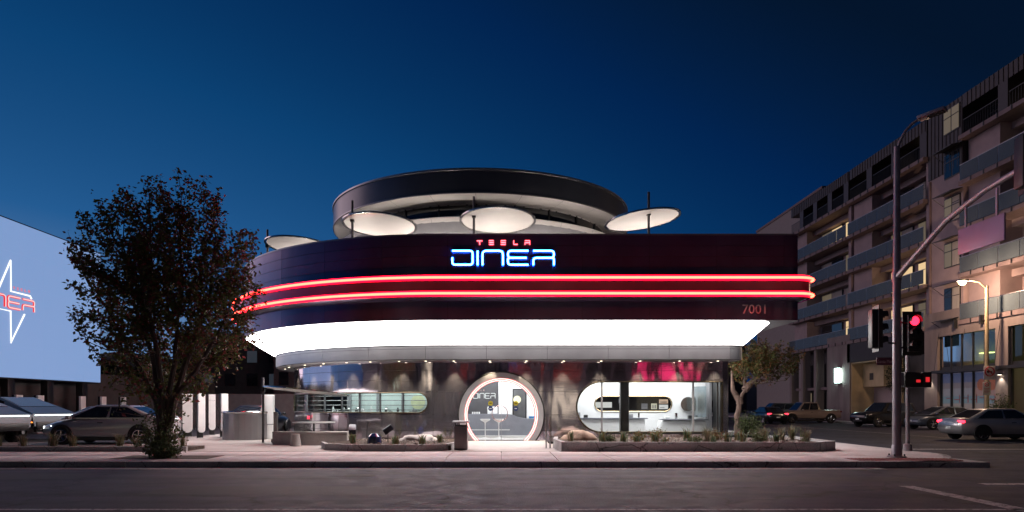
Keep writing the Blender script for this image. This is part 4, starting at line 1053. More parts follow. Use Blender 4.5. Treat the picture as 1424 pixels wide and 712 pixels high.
# ================================================================== VEHICLES
def paint(nm, col, metal=.35, rough=.28): return mat('paint_'+nm, col, rough, metal, var=.06, scale=2, coat=.6)
CAR = {
 'sedan': dict(st=[(-2.36, .45, .80, .70), (-2.22, .30, 1.0, .84), (-1.6, .25, 1.02, .90), (0, .23, .98, .91), (1.0, .24, .96, .90), (1.7, .26, .88, .88), (2.15, .29, .77, .82), (2.36, .40, .62, .64)], cab=(-2.0, -1.0, .25, 1.2), zr=1.44, zb=.94, wb=1.42, wr=.33),
 'hatch': dict(st=[(-2.3, .45, .95, .72), (-2.15, .30, 1.08, .85), (-1.5, .25, 1.06, .91), (0, .23, 1.0, .92), (1.0, .24, .97, .91), (1.7, .26, .88, .88), (2.15, .29, .74, .80), (2.33, .40, .60, .60)], cab=(-2.2, -.85, .25, 1.62), zr=1.50, zb=.96, wb=1.45, wr=.35),
 'suv': dict(st=[(-2.32, .55, 1.0, .78), (-2.22, .36, 1.15, .90), (-1.5, .32, 1.16, .96), (0, .30, 1.14, .97), (1.0, .32, 1.14, .96), (1.8, .34, 1.08, .93), (2.2, .38, .98, .86), (2.34, .5, .82, .74)], cab=(-2.2, -2.0, .25, .98), zr=1.78, zb=1.10, wb=1.42, wr=.38),
 'pickup': dict(st=[(-2.75, .55, 1.05, .86), (-2.68, .42, 1.15, .93), (-1.6, .38, 1.16, .96), (0, .36, 1.14, .97), (1.2, .38, 1.14, .96), (2.1, .40, 1.08, .93), (2.6, .42, .98, .88), (2.75, .5, .85, .78)], cab=(-.95, -.75, .55, 1.25), zr=1.86, zb=1.08, wb=1.75, wr=.40)}
def wheel(par, x, y, r, s):
    b = MB(); b.M = Matrix.Translation((x, y, r)); b.lathe([(r*.62, -.1), (r*.93, -.105), (r, -.07), (r, .07), (r*.93, .105), (r*.62, .1)], n=24, axis='y', caps=False); w_ = b.build('wheel', m_rubber, par)
    b = MB(); b.M = Matrix.Translation((x, y, r)); o = -.08*s
    b.lathe([(0, o), (r*.64, o)], n=24, axis='y', caps=False)
    b.build('rim_well', m_dark, w_)
    b = MB(); b.M = Matrix.Translation((x, y+.095*s, r)); 
    for k in range(5):
        a = 2*PI*k/5+.3; b.tube([(0, 0, 0), (r*.62*math.cos(a), 0, r*.62*math.sin(a))], [.035, .028], 5)
    b.tube([(r*.63*math.cos(2*PI*k/20), 0, r*.63*math.sin(2*PI*k/20)) for k in range(20)], .018, 5, closed=True)
    b.build('rim', m_chrome, w_)
def car(nm, lab, cat, loc, rz, style, pm, lights=(0, 0)):
    c = CAR[style]; t = thing(nm, lab, cat, loc, rz, local=True)
    rings = []
    for x, zb, zt, hw in c['st']:
        h = zt-zb; half = [(hw*.78, zb), (hw*.95, zb+h*.10), (hw*1.0, zb+h*.42), (hw*.985, zb+h*.70), (hw*.93, zb+h*.90), (hw*.80, zt)]
        rings.append([(x, y, z) for y, z in half]+[(x, 0, zt+.012)]+[(x, -y, z) for y, z in reversed(half)])
    b = MB(); b.loft(rings, True, True, True); body = b.build('body', pm, t, ang=50)
    x0, x1, x2, x3 = c['cab']; zb, zr = c['zb'], c['zr']; wb_, wt = .80*c['st'][3][3]/.91, .60*c['st'][3][3]/.91
    P = {'a': (x0, wb_, zb), 'b': (x3, wb_, zb), 'c': (x2, wt, zr), 'd': (x1, wt, zr-.02)}
    cb = bmesh.new(); V = {}
    for s in (1, -1):
        for k, p in P.items(): V[k, s] = cb.verts.new((p[0], p[1]*s, p[2]))
    for f in ([('a', 1), ('b', 1), ('c', 1), ('d', 1)], [('a', -1), ('d', -1), ('c', -1), ('b', -1)], [('b', 1), ('b', -1), ('c', -1), ('c', 1)], [('a', 1), ('d', 1), ('d', -1), ('a', -1)], [('c', 1), ('c', -1), ('d', -1), ('d', 1)], [('a', 1), ('a', -1), ('b', -1), ('b', 1)]):
        cb.faces.new([V[k] for k in f])
    bmesh.ops.bevel(cb, geom=[e for e in cb.edges if max(v.co.z for v in e.verts) > zb+.1], offset=.06, segments=3, affect='EDGES', profile=.5)
    bmesh.ops.recalc_face_normals(cb, faces=cb.faces[:])
    me = bpy.data.meshes.new('cabin'); cb.to_mesh(me); cb.free(); me.materials.append(pm); sharpen(me, 40)
    o = bpy.data.objects.new('cabin', me); COL.objects.link(o); o.parent = t; o['_local'] = 1; cabo = o
    def inset(A, B, C, D, u0, u1, v0, v1, nm2):
        A, B, C, D = map(Vector, (A, B, C, D)); n_ = (B-A).cross(D-A).normalized(); mid = (A+B+C+D)/4
        if n_.dot(mid-Vector((0, 0, zb+.2))) < 0: n_ = -n_
        f = lambda u, v: (A.lerp(B, u)).lerp(D.lerp(C, u), v)+n_*.008
        q = MB(); q.quad(f(u0, v0), f(u1, v0), f(u1, v1), f(u0, v1)); return q.build(nm2, m_darkglass, cabo, ang=None)
    for s in (1, -1):
        g_ = lambda k: (P[k][0], P[k][1]*s, P[k][2])
        inset(g_('a'), g_('b'), g_('c'), g_('d'), .10, .50, .12, .86, 'side_window'); inset(g_('a'), g_('b'), g_('c'), g_('d'), .53, .90, .12, .86, 'side_window')
    m_ = lambda k, s: (P[k][0], P[k][1]*s, P[k][2])
    inset(m_('b', -1), m_('b', 1), m_('c', 1), m_('c', -1), .07, .93, .08, .9, 'windscreen')
    inset(m_('a', -1), m_('a', 1), m_('d', 1), m_('d', -1), .1, .9, .15, .88, 'rear_window')
    hw = c['st'][3][3]
    for sx in (1, -1):
        for s in (1, -1):
            wx = sx*c['wb']-.02
            q = MB(); q.M = Matrix.Translation((wx, s*(hw+.003), c['wr'])); q.prism(arc2(0, 0, c['wr']+.075, -8, 188, 16), lambda a, d, h: (a, h, d), -.06, .004); q.build('wheel_arch', m_dark, body)
            wheel(t, wx, s*(hw-.075), c['wr'], s)
    xf, xr = c['st'][-2], c['st'][1]
    for s in (1, -1):
        q = MB(); z = xf[2]-.13; q.add([(xf[0]-.30, s*(xf[3]+.035), z+.05), (xf[0]+.10, s*(xf[3]-.12), z), (xf[0]+.10, s*(xf[3]-.12), z+.09), (xf[0]-.30, s*(xf[3]+.02), z+.12)], [(0, 1, 2, 3)])
        q.build('headlight', emit('headlight_on', (.9, .95, 1), 5) if lights[0] else mat('headlight_off', (.5, .5, .52), .1, .2), t)
        q = MB(); z = xr[2]-.2; q.bevbox(xr[0]-.10, xr[0]+.05, min(s*xr[3]*.62, s*xr[3]*.99), max(s*xr[3]*.62, s*xr[3]*.99), z, z+.12, .02)
        q.build('tail_light', emit('tail_on', (1, .03, .06), 5) if lights[1] else mat('tail_off', (.20, .01, .012), .2), t)
        q = MB(); q.bevbox(x3-.55, x3-.40, min(s*(wb_+.02), s*(wb_+.22)), max(s*(wb_+.02), s*(wb_+.22)), zb+.02, zb+.14, .03); q.build('mirror', pm, t)
        q = MB(); q.box(-.12, .08, min(s*(hw-.005), s*(hw+.012)), max(s*(hw-.005), s*(hw+.012)), zb-.14, zb-.11); q.build('door_handle', m_black, body)
    for xx in (c['st'][-1][0]+.004, c['st'][0][0]-.012):
        q = MB(); q.box(xx, xx+.008, -.16, .16, .53, .63); q.build('licence_plate', m_white, body)
    for s in (1, -1):
        q = MB(); q.box(-c['wb']+.42, c['wb']-.46, min(s*(hw-.10), s*(hw-.02)), max(s*(hw-.10), s*(hw-.02)), .17, .31); q.build('sill', m_black, body)
        q = MB(); q.box(x0+.25, x3-.2, min(s*(wb_-.0), s*(wb_+.012)), max(s*(wb_-.0), s*(wb_+.012)), zb+.03, zb+.05); q.build('window_trim', m_chrome, cabo)
    q = MB(); q.box(c['st'][-1][0]-.04, c['st'][-1][0]+.008, -.42, .42, .42, .52); q.build('grille', m_black, body)
    return t
car('hatchback_car', 'pale silver hatchback nosing out beside the street tree', 'car', (-15.0, 26.4, .1), PI, 'hatch', paint('silver', (.42, .41, .42)), (1, 0))
car('dark_sedan', 'dark blue sedan parked behind the pale hatchback', 'car', (-18.9, 33.5, .1), R_(5), 'sedan', paint('navy', (.012, .018, .03), 0), (0, 0))
car('dark_car', 'black car seen from behind the curved steel wall with red tail lights lit', 'car', (-11.55, 32.6, .15), R_(90), 'sedan', paint('black', (.015, .015, .017)), (0, 1))
car('black_suv', 'black SUV crossing the pavement in front of the lit garage', 'car', (28.0, 50.0, .0), R_(196), 'suv', paint('gloss_black', (.012, .012, .014)))
car('blue_hatchback', 'slate blue hatchback parked before the poolside mural', 'car', (29.0, 44.8, .0), R_(186), 'hatch', paint('slate', (.10, .12, .16)))
car('silver_sedan', 'silver sedan driving with red tail light on the side road', 'car', (22.6, 31.0, 0), R_(2), 'sedan', paint('bright_silver', (.5, .47, .48), .6), (0, 1))
car('pickup_truck', 'beige pickup truck far along the side road', 'truck', (27.0, 60.5, 0), R_(184), 'pickup', paint('beige', (.36, .28, .24)))
car('dark_suv', 'dark grey SUV parked beyond the beige pickup', 'car', (26.6, 66.5, 0), R_(180), 'suv', paint('graphite', (.05, .05, .052), 0))
car('far_sedan', 'black sedan with lit tail lights past the small amber tree', 'car', (22.6, 58.0, 0), R_(90), 'sedan', paint('black', (.02, .02, .02)), (0, 1))
def wedge_truck(lab, loc, rz, sc_=1.):
    t = thing('wedge_truck', lab, 'truck', loc, rz, local=True); pm = mat('raw_steel', (.13, .135, .15), .38, .85, var=.08, scale=1)
    # lower body, then the folded upper body
    sh = [(2.82, 1.13), (1.9, 1.19), (-1.2, 1.27), (-2.82, 1.25)]; lo = [(2.86, .62), (2.0, .50), (-2.0, .52), (-2.86, .62)]
    rings = []
    for (xs, zs), (xl, zl) in zip(sh, lo):
        rings.append([(xl, -.92, zl), (xs, -1.0, zs-.04), (xs, -.96, zs), (xs, .96, zs), (xs, 1.0, zs-.04), (xl, .92, zl)])
    b = MB(); b.loft(rings, True, True, True); body = b.build('body', pm, t, ang=20)
    A = {0: (2.78, .94, 1.14), 1: (.35, .72, 1.84), 2: (-2.78, .93, 1.265)}
    vs = []
    for s in (1, -1): vs += [(A[0][0], s*A[0][1], A[0][2]), (A[1][0], s*A[1][1], A[1][2]), (A[2][0], s*A[2][1], A[2][2])]
    b = MB(); b.add(vs, [(0, 1, 2), (5, 4, 3), (0, 3, 4, 1), (1, 4, 5, 2)]); up = b.build('upper_body', pm, t, ang=20)
    for s in (1, -1):
        a, c, d = (Vector((x, s*y, z)) for x, y, z in (A[0], A[1], A[2])); n_ = (c-a).cross(d-a).normalized()*(.008 if s < 0 else -.008)
        if n_.y*s < 0: n_ = -n_
        q1 = a.lerp(d, .30); q2 = a.lerp(d, .72); pk_ = c+(a.lerp(d, .5)-c)*.14
        b = MB(); b.add([q1+n_+Vector((0, 0, .05)), q2+n_+Vector((0, 0, .05)), c.lerp(d, .35)+n_-Vector((0, 0, .05)), pk_+n_, c.lerp(a, .38)+n_-Vector((0, 0, .05))], [(0, 1, 2, 3, 4)]); b.build('side_window', m_darkglass, up, ang=None)
    f = lambda u, s, o=.012: Vector((A[0][0]+(A[1][0]-A[0][0])*u+o*.3, s*(A[0][1]+(A[1][1]-A[0][1])*u-.06), A[0][2]+(A[1][2]-A[0][2])*u+o))
    b = MB(); b.quad(f(.42, 1), f(.42, -1), f(.97, -1), f(.97, 1)); b.build('windscreen', mat('blue_glass', (.02, .03, .05), .2, spec=.4), up, ang=None)
    b = MB(); b.box(2.80, 2.875, -.88, .88, 1.06, 1.095); b.build('light_bar', emit('light_bar', (.85, 1, 1), 5), t)
    b = MB(); b.bevbox(2.7, 2.90, -.85, .85, .5, .8, .03); b.build('bumper', m_black, t)
    for s in (1, -1):
        b = MB(); b.box(2.5, 2.78, s*.90-.05, s*.90+.05, .76, .82); b.build('side_marker', emit('amber_marker', (1, .22, .03), 4), t)
        for x in (1.82, -1.82):
            q = MB(); q.M = Matrix.Translation((x, s*.985, .45)); q.prism([(-.58, -.1), (-.5, .30), (-.25, .5), (.25, .5), (.5, .30), (.58, -.1)], lambda a, d, h: (a, h, d), -.08, .02); q.build('wheel_arch', m_black, body)
            wheel(t, x, s*.9, .44, s)
    return t
wedge_truck('angular steel truck with glowing light bar, parked under the outdoor screen', (-21.5, 30.0, .1), R_(-22))
wedge_truck('second angular steel truck, mostly hidden, nosing in front of the first', (-21.4, 26.9, .1), R_(-22))

# ================================================================== APARTMENT BLOCK
XF = 32.0
m_stucco = mat('pink_lit_stucco', (.41, .31, .31), .85, var=.10, scale=1.2, bump=.25, bscale=30)  # pinkish light on the walls is mixed into this base colour
m_slab = mat('slab_edge', (.26, .19, .19), .85, var=.12)
m_clad = mat('black_standing_seam', (.035, .028, .03), .5, .3, var=.15)
m_base = mat('board_concrete', (.25, .20, .19), .85, var=.22, scale=1.2, bump=.3, bscale=20, stretch=(1, 1, .2))
e_win = emit('lit_curtain', (1, .70, .36), .8); e_win2 = emit('lit_room', (.8, .62, .36), .12)
apt = thing('apartment_block', 'six-storey stucco apartment block tinted for pink light, with dark top floor and blue glass balconies', 'building', (XF, 55, .15))
def abox(nm, m, *a, par=None): b = MB(); b.box(*a); return b.build(nm, m, par or apt)
FL = [7.4, 10.6, 13.8, 16.95, 20.1]; ROOF = 22.9
core = abox('core', m_stucco, 33.6, 50, 34, 75, .15, 20.05)
abox('upper_core', m_clad, 33.4, 50, 34, 75, 20.1, ROOF)
rd = random.Random(5)
m_curtain = mat('curtain_cloth', (.42, .38, .34), .9, var=.2, scale=6, stretch=(1, 6, .2))
e_win3 = emit('lit_cool_room', (.7, .75, .7), .3)
def glazing(par, x, y0, y1, z0, z1, n, lit=None, fm=None):
    """a framed window in the plane X = x, each pane with its own state"""
    f = MB(); f.box(x-.03, x+.06, y0, y1, z0, z1); w_ = f.build('window', fm or m_black, par)
    st = rd.random()
    for i in range(n):
        a = y0+(y1-y0)*i/n+.06; c = y0+(y1-y0)*(i+1)/n-.06
        k = rd.random()
        m = m_darkglass
        if lit is not None: m = lit if (k < .6 or i == n-1) else m_curtain
        elif st < .24: m = e_win2 if k < .7 else e_win
        elif st < .32: m = e_win3 if k < .5 else m_darkglass
        elif st < .55 and k < .5: m = m_curtain
        q = MB(); q.box(x-.05, x-.032, a, c, z0+.07, z1-.07); q.build('pane', m, w_)
        if rd.random() < .5: q = MB(); zz = z0+(z1-z0)*.72; q.box(x-.062, x-.051, a, c, zz, zz+.05); q.build('glazing_bar', m_black, w_)
    return w_
secs = [(62.4, 74.8), (50.9, 62.2), (34.2, 47.0)]
for si, (ya, yb) in enumerate(secs):
    for fi, z in enumerate(FL):
        top = ROOF if fi == 4 else FL[fi+1]
        sl_ = abox('balcony_slab', m_slab, 31.45, 33.7, ya, yb, z-.28, z)
        k = int((yb-ya)/1.25)
        for i in range(k): abox('bracket', m_black, 31.40, 31.45, ya+.5+i*(yb-ya-.6)/k, ya+.58+i*(yb-ya-.6)/k, z-.26, z+.02, par=sl_)
        if fi < 4:
            # glass rail
            n = max(3, int((yb-ya)/1.6)); rl_ = abox('balcony_rail', m_band, 31.50, 31.54, ya+.05, yb-.05, z+1.10, z+1.13)
            for i in range(n):
                y0 = ya+.05+(yb-ya-.1)*i/n; q = MB(); q.box(31.51, 31.525, y0+.02, y0+(yb-ya-.1)/n-.02, z+.06, z+1.09); q.build('glass_panel', m_tintglass, rl_)
            # piers and rooms behind
            abox('pier', m_stucco, 32.15, 33.65, yb-3.0, yb-.02, z+.003, top-.283)
            abox('pier', m_stucco, 32.0, 33.65, ya+.02, ya+.5, z+.003, top-.283)
            mid = (ya+yb)/2
            abox('lintel', m_stucco, 32.9, 33.62, ya+.5, yb-3.0, top-.75, top-.285)
            L = [None, None, e_win, e_win2, None][(si*2+fi*3+1) % 5]
            glazing(apt, 33.5, ya+.8, ya+3.9, z+.01, z+2.35, 3, e_win if (si, fi) in ((1, 1), (0, 0), (0, 3)) else (e_win2 if (si+fi) % 3 == 0 else None))
            glazing(apt, 33.5, ya+4.6, yb-3.6, z+.01, z+2.35, 2, e_win if (si, fi) in ((1, 0), (1, 1)) else (e_win2 if (si*3+fi) % 4 == 1 else None))
            for i in range(1+(si*2+fi) % 3):
                px_, py_ = 31.9+rd.random()*.3, ya+.6+rd.random()*(yb-ya-4); vs, fs = [], []
                for k in range(70): leaf(vs, fs, Vector((px_+rd.gauss(0, .13), py_+rd.gauss(0, .16), z+.45+rd.random()*.6)), Vector((rd.uniform(-1, 1), rd.uniform(-1, 1), rd.uniform(-.3, 1))), .2, .1, rd)
                q = MB(); q.v = [tuple(v) for v in vs]; q.f = fs; pl_ = thing('balcony_plant', 'potted plant on a balcony of the apartment block', 'plant', (px_, py_, z), 0, 'potted plants on the balconies'); q.build('foliage', lf_drk, pl_, fix=False, ang=None)
                q = MB(); q.lathe([(.13, 0), (.18, .42), (.15, .43)], (px_, py_, z+.004), 12); q.build('pot', m_slab, pl_)
            for i in range(2):
                yy = ya+1.5+rd.random()*(yb-ya-5); cm = m_grey if i else m_white
                ch_ = thing('balcony_chair', 'small chair on a balcony of the apartment block', 'chair', (32.5, yy+.2, z), 0, 'chairs on the balconies')
                abox('seat', cm, 32.3, 32.75, yy, yy+.45, z+.38, z+.44, par=ch_); abox('backrest', cm, 32.70, 32.75, yy, yy+.45, z+.445, z+.85, par=ch_)
                for lx in (32.32, 32.69):
                    for ly in (yy+.02, yy+.39): abox('leg', m_black, lx, lx+.04, ly, ly+.04, z+.004, z+.379, par=ch_)
        else:
            # dark top storey: clad wall with standing seams and recessed loggias
            cw_ = abox('cladding', m_clad, 31.75, 33.4, ya+.05, yb, top-.85, top+.05)
            op = 4 if si == 0 else 3; ww = (yb-ya)/op
            for i in range(op):
                y0 = ya+ww*i; abox('clad_pier', m_clad, 31.75, 33.4, y0+.06, y0+.9, z+.003, top-.852, par=cw_)
                glazing(apt, 33.35, y0+1.1, y0+ww-.3, z+.05, top-1.0, 2, e_win2 if (i+si) % 2 else None)
                nb = 14; q = MB()
                for j in range(nb+1): yy = y0+.95+(ww-1.0)*j/nb; q.box(31.80, 31.82, yy-.01, yy+.01, z+.05, z+1.1)
                q.box(31.79, 31.83, y0+.92, y0+ww, z+1.1, z+1.14); q.build('loggia_rail', m_black, apt)
            nb = int((yb-ya)/.42)
            for j in range(nb): yy = ya+.2+(yb-ya-.3)*j/nb; abox('seam', m_clad, 31.71, 31.75, yy, yy+.035, top-.85, top+.05, par=cw_)
# flat stair bay with square windows and awnings
bay = abox('stair_bay', m_stucco, 31.85, 33.6, 47.05, 50.85, 4.2, 18.2)
bayt = abox('stair_bay_cladding', m_clad, 31.8, 33.6, 47.05, 50.85, 18.2, ROOF+.06)
for j in range(9): abox('seam', m_clad, 31.76, 31.8, 47.1+j*.42, 47.135+j*.42, 18.2, ROOF+.05, par=bayt)
for fi, z in enumerate([4.9]+FL):
    zz = z+.75
    w_ = glazing(apt, 31.82 if z < 17 else 31.77, 47.3, 49.0, zz, zz+1.75, 2, e_win2 if fi in (2, 3, 5) else None)
    abox('glazing_bar', m_black, 31.74 if z < 17 else 31.69, 31.775 if z < 17 else 31.72, 47.36, 48.94, zz+1.1, zz+1.15, par=w_)
    if fi < 5:
        aw = MB(); aw.add([(31.83, 47.1, zz+2.05), (31.83, 49.2, zz+2.05), (31.0, 49.2, zz+1.85), (31.0, 47.1, zz+1.85), (31.83, 47.1, zz+2.10), (31.83, 49.2, zz+2.10), (31.0, 49.2, zz+1.9), (31.0, 47.1, zz+1.9)], [(3, 2, 1, 0), (4, 5, 6, 7), (0, 1, 5, 4), (1, 2, 6, 5), (2, 3, 7, 6), (3, 0, 4, 7)])
        aw_ = aw.build('awning', m_black, apt); q = MB(); q.tube([(31.05, 49.15, zz+1.85), (31.83, 49.15, zz+1.3)], .02, 5); q.build('stay', m_black, aw_)
abox('downpipe', m_slab, 31.72, 31.84, 50.55, 50.68, 4.2, 18.1)
# ground floors: concrete base with shopfront, garage mouth and columns
def aopen(y0, y1, z0, z1): pass
abox('base_wall', m_base, 31.55, 33.0, 49.4, 50.9, .15, 8.3); abox('base_wall', m_base, 31.55, 33.0, 42.5, 43.6, .15, 8.3); abox('base_wall', m_base, 31.55, 33.0, 34.2, 36.0, .15, 8.3)
abox('base_wall', m_base, 31.55, 33.0, 43.6, 49.4, 6.5, 8.3); abox('base_wall', m_base, 31.55, 33.0, 36.0, 42.5, 6.5, 8.3)
cp = abox('canopy_beam', m_black, 31.1, 31.7, 36.05, 49.45, 3.85, 4.05)
for y in (43.2, 46.5, 49.2):
    q = MB(); q.tube([(31.2, y, 4.05), (31.56, y, 6.8)], .015, 5); q.build('canopy_tie', m_black, cp)
for y in (44.6, 47.2, 40.5): abox('wall_lamp', m_black, 31.3, 31.56, y, y+.15, 6.9, 7.5)
for (y0, y1) in ((43.65, 49.35), (36.05, 42.45)):
    n = 5
    sf = abox('shopfront_frame', m_black, 31.75, 31.80, y0, y1, 4.06, 4.3)
    for i in range(n+1): yy = y0+(y1-y0-.1)*i/n; abox('mullion', m_black, 31.72, 31.82, yy, yy+.1, .15, 6.49, par=sf)
    for i in range(n):
        a = y0+(y1-y0-.1)*i/n+.1; c = y0+(y1-y0-.1)*(i+1)/n
        q = MB(); q.quad((31.77, a, 4.3), (31.77, c, 4.3), (31.77, c, 6.48), (31.77, a, 6.48)); q.build('pane', glass('shop_glass', (.5, .52, .42), 1.2), sf, ang=None)
    abox('upper_room', mat('upper_room_dark', (.10, .11, .07), .8), 33.55, 33.6, y0, y1, 4.0, 6.5, par=sf)
    for i in range(3):
        yy = y0+.5+i*1.9; abox('strip_light', emit('green_tube', (.85, 1, .35), 5), 32.9, 33.3, yy, yy+.95, 4.9+.22*(i % 2), 4.96+.22*(i % 2), par=sf)
# poolside mural: printed panels, self-glowing in place of light on them, behind the lower shopfront (sky, white deck, red loungers, pool)
mur = thing('poolside_mural', 'printed poolside mural with loungers filling the lower shopfront window', 'mural', (31.9, 46.5, .2))
for i in range(5):
    y0 = 43.75+i*1.12; y1 = y0+1.02
    for z0, z1, c in ((3.15, 3.83, (.07, .10, .24)), (2.75, 3.15, (.22, .17, .20)), (2.2, 2.75, (.30, .28, .33) if i > 1 else (.42, .22, .2)), (1.7, 2.2, (.16, .27, .34)), (.3, 1.7, (.34, .27, .26))):
        q = MB(); q.box(31.86, 31.88, y0, y1, z0, z1-.003); q.build('mural_panel', emit('mural_%d' % int(sum(v*(3+k) for k, v in enumerate(c))*1000), c, .28), mur)
for i in range(6):
    q = MB(); y = 44.0+i*.85; q.box(31.842, 31.856, y, y+.6, 1.95+.1*(i % 2), 2.0+.1*(i % 2)); q.box(31.842, 31.856, y, y+.06, 1.75, 2.3); q.build('printed_lounger', mat('mural_red', (.35, .05, .05), .6), mur)
for y in (44.3, 45.3): q = MB(); q.lathe([(0, 0), (.4, 0)], (31.85, y, 2.95), 16, 'x', caps=False); q.build('printed_parasol', mat('mural_orange', (.6, .22, .12), .6), mur)
mur_l = bpy.data.lights.new('mural_strip', 'AREA')
# garage mouth
m_gar = mat('garage_wall', (.55, .42, .25), .8, var=.15, scale=1)
gar = thing('garage_entrance', 'lit yellow garage entrance under the dark beam', 'garage', (33, 57.8, .15))
for nm, a in (('garage_ceiling', (31.6, 40, 53.9, 61.6, 5.3, 5.4)), ('garage_back', (39.9, 40, 53.9, 61.6, .15, 5.3)), ('garage_side', (31.6, 39.9, 61.55, 61.65, .15, 5.3)), ('garage_side', (31.6, 39.9, 53.85, 53.95, .15, 5.3))):
    b = MB(); b.box(*a); b.build(nm, m_gar, gar)
core.scale = (1, 1, 1)
b = MB(); b.box(32.6, 35.2, 58.2, 61.5, 3.2, 5.29); b.build('plant_box', m_gar, gar)
b = MB(); b.tube([(32.4, 55.4, 2.9), (32.4, 55.4, 5.29)], .16, 10); b.build('duct', m_band, gar)
b = MB(); b.box(32.58, 32.6, 59.8, 60.4, 3.8, 4.4); b.build('vent', m_black, gar)
b = MB(); b.box(33.5, 34.7, 55.9, 56.1, 5.20, 5.27); b.build('tube_light', emit('garage_tube', (1, .78, .38), 12), gar)
L = bpy.data.lights.new('garage_lamp', 'POINT'); L.energy = 1100; L.color = (1, .75, .36); L.shadow_soft_size = .15
lo = bpy.data.objects.new('garage_lamp', L); COL.objects.link(lo); lo.location = (34.1, 56.4, 5.0)
abox('dark_beam', m_clad, 31.5, 33.0, 52.0, 62.2, 5.42, 7.1)
abox('base_wall', m_base, 31.5, 33.0, 61.7, 66.0, .15, 8.0); abox('base_wall', mat('door_wall', (.04, .035, .035), .7), 31.7, 33.0, 50.92, 53.8, .15, 5.4)
for y in (68.5, 71.5, 74.3): abox('base_column', m_base, 31.6, 32.4, y, y+.5, .15, 7.1)
abox('base_recess', m_clad, 33.0, 33.55, 66.0, 74.8, .15, 7.1)
for y in (66.4, 69.4, 72.3): glazing(apt, 32.95, y, y+2.0, 3.4, 5.8, 2, None); glazing(apt, 32.95, y, y+2.0, .4, 2.9, 2, e_win2 if y < 67 else None); abox('low_balcony', m_slab, 32.0, 32.95, y-.1, y+2.1, 3.1, 3.35)
wl2 = thing('wall_lantern', 'bright white box lantern with teal glow on the concrete column', 'lamp', (31.4, 63.6, 4.0))
b = MB(); b.bevbox(31.1, 31.4, 63.2, 63.75, 3.65, 5.0, .02); b.build('shade', emit('lantern', (.70, 1, .92), 14), wl2)
b = MB(); b.box(31.05, 31.48, 63.15, 63.8, 5.0, 5.08); b.build('cap', m_black, wl2)
b = MB(); b.box(31.05, 31.48, 63.15, 63.8, 3.56, 3.64); b.build('foot', m_black, wl2)
# shopfront column wall washers
for y in (50.15, 43.05):
    b = MB(); b.box(31.3, 31.52, y-.12, y+.12, 3.5, 3.6); s_ = b.build('column_washer', m_black, apt); b = MB(); b.box(31.34, 31.50, y-.08, y+.08, 3.49, 3.499); b.build('lens', emit('washer', (1, .9, .7), 8), s_)
    L = bpy.data.lights.new('washer_lamp', 'SPOT'); L.energy = 60; L.color = (1, .88, .68); L.spot_size = R_(100); L.spot_blend = .6; L.shadow_soft_size = .05
    lo = bpy.data.objects.new('washer_lamp', L); COL.objects.link(lo); lo.location = (31.38, y, 3.46)
shrub('shrub', 'potted leafy shrub by the shopfront column', (31.0, 42.4, .15), .7, 2.4, 120, .14, lf_grn, 61)
for i, y in enumerate((52.6, 53.6)):
    tree('young_tree', ('slim young street tree beside the shopfront column', 'slim young street tree beside the garage mouth')[i], (30.9, y, .15), [[(0, 0, 0), (.02, 0, 1.5), (0, .05, 3.2)]], (30.9, y, 4.0), (.7, .7, 1.6), 60, 18, .12, lf_drk, 70+i, 'young trees by the garage', tr=.05)
# rear block
rb = thing('rear_block', 'plain pale block rising behind the dark-topped apartments', 'building', (40, 88, .15))
b = MB(); b.box(36.7, 60, 78, 98, .1, 26.3); b.build('wall', mat('pale_render', (.36, .31, .29), .85, var=.06), rb)
b = MB(); b.box(36.6, 60.1, 77.9, 98.1, 26.32, 26.6); b.build('parapet', m_slab, rb)

# ================================================================== SIGNALS AND LAMPS
m_galv = mat('galvanised', (.27, .25, .27), .45, .5, var=.12, scale=4)
m_sig = mat('signal_black', (.018, .018, .02), .5, var=.15)
sp_ = thing('signal_pole', 'tall galvanised signal pole with lamp arm and long mast arm over the road', 'signal pole', (11.0, 18.95, .15))
X0, Y0 = 10.95, 18.9
b = MB(); b.tube([(X0, Y0, .2), (X0, Y0, 5.2), (X0, Y0, 8.75)], [.115, .10, .075], 14); b.build('shaft', m_galv, sp_)
b = MB(); b.lathe([(.24, 0), (.24, .03), (.14, .05), (.13, .3), (.115, .33)], (X0, Y0, .157), 16); bp_ = b.build('base', m_galv, sp_)
for k in range(4):
    a = PI/4+k*PI/2; b = MB(); b.lathe([(.025, 0), (.025, .06)], (X0+.19*math.cos(a), Y0+.19*math.sin(a), .186), 6); b.build('anchor_bolt', m_black, bp_)
arm = [(X0, Y0-.05, 5.15), (X0, 18.0, 5.56), (X0-.05, 16.7, 6.12), (X0-.1, 15.3, 6.42), (X0-.1, 13.6, 6.6), (X0-.1, 11.5, 6.75), (X0-.1, 9.0, 6.8)]
b = MB(); b.tube(arm, [.085, .08, .075, .07, .065, .06, .05], 10); ma = b.build('mast_arm', m_galv, sp_)
b = MB(); b.lathe([(.12, -.14), (.12, .14)], (X0, Y0, 5.15), 14); b.build('arm_collar', m_galv, ma)
la = [(X0, Y0, 8.55), (X0+.05, Y0-.04, 8.85), (X0+.16, Y0-.12, 9.12), (X0+.30, Y0-.22, 9.30), (X0+.42, Y0-.32, 9.38)]
b = MB(); b.tube(la, .04, 8); lar = b.build('lamp_arm', m_galv, sp_)
b = MB(); b.M = Matrix.Translation((X0+.62, Y0-.48, 9.43)) @ Matrix.Rotation(R_(-48), 4, 'Z') @ Matrix.Rotation(R_(-6), 4, 'Y'); b.bevbox(-.28, .38, -.16, .16, -.045, .045, .02); lh = b.build('lamp_head', m_galv, sp_)
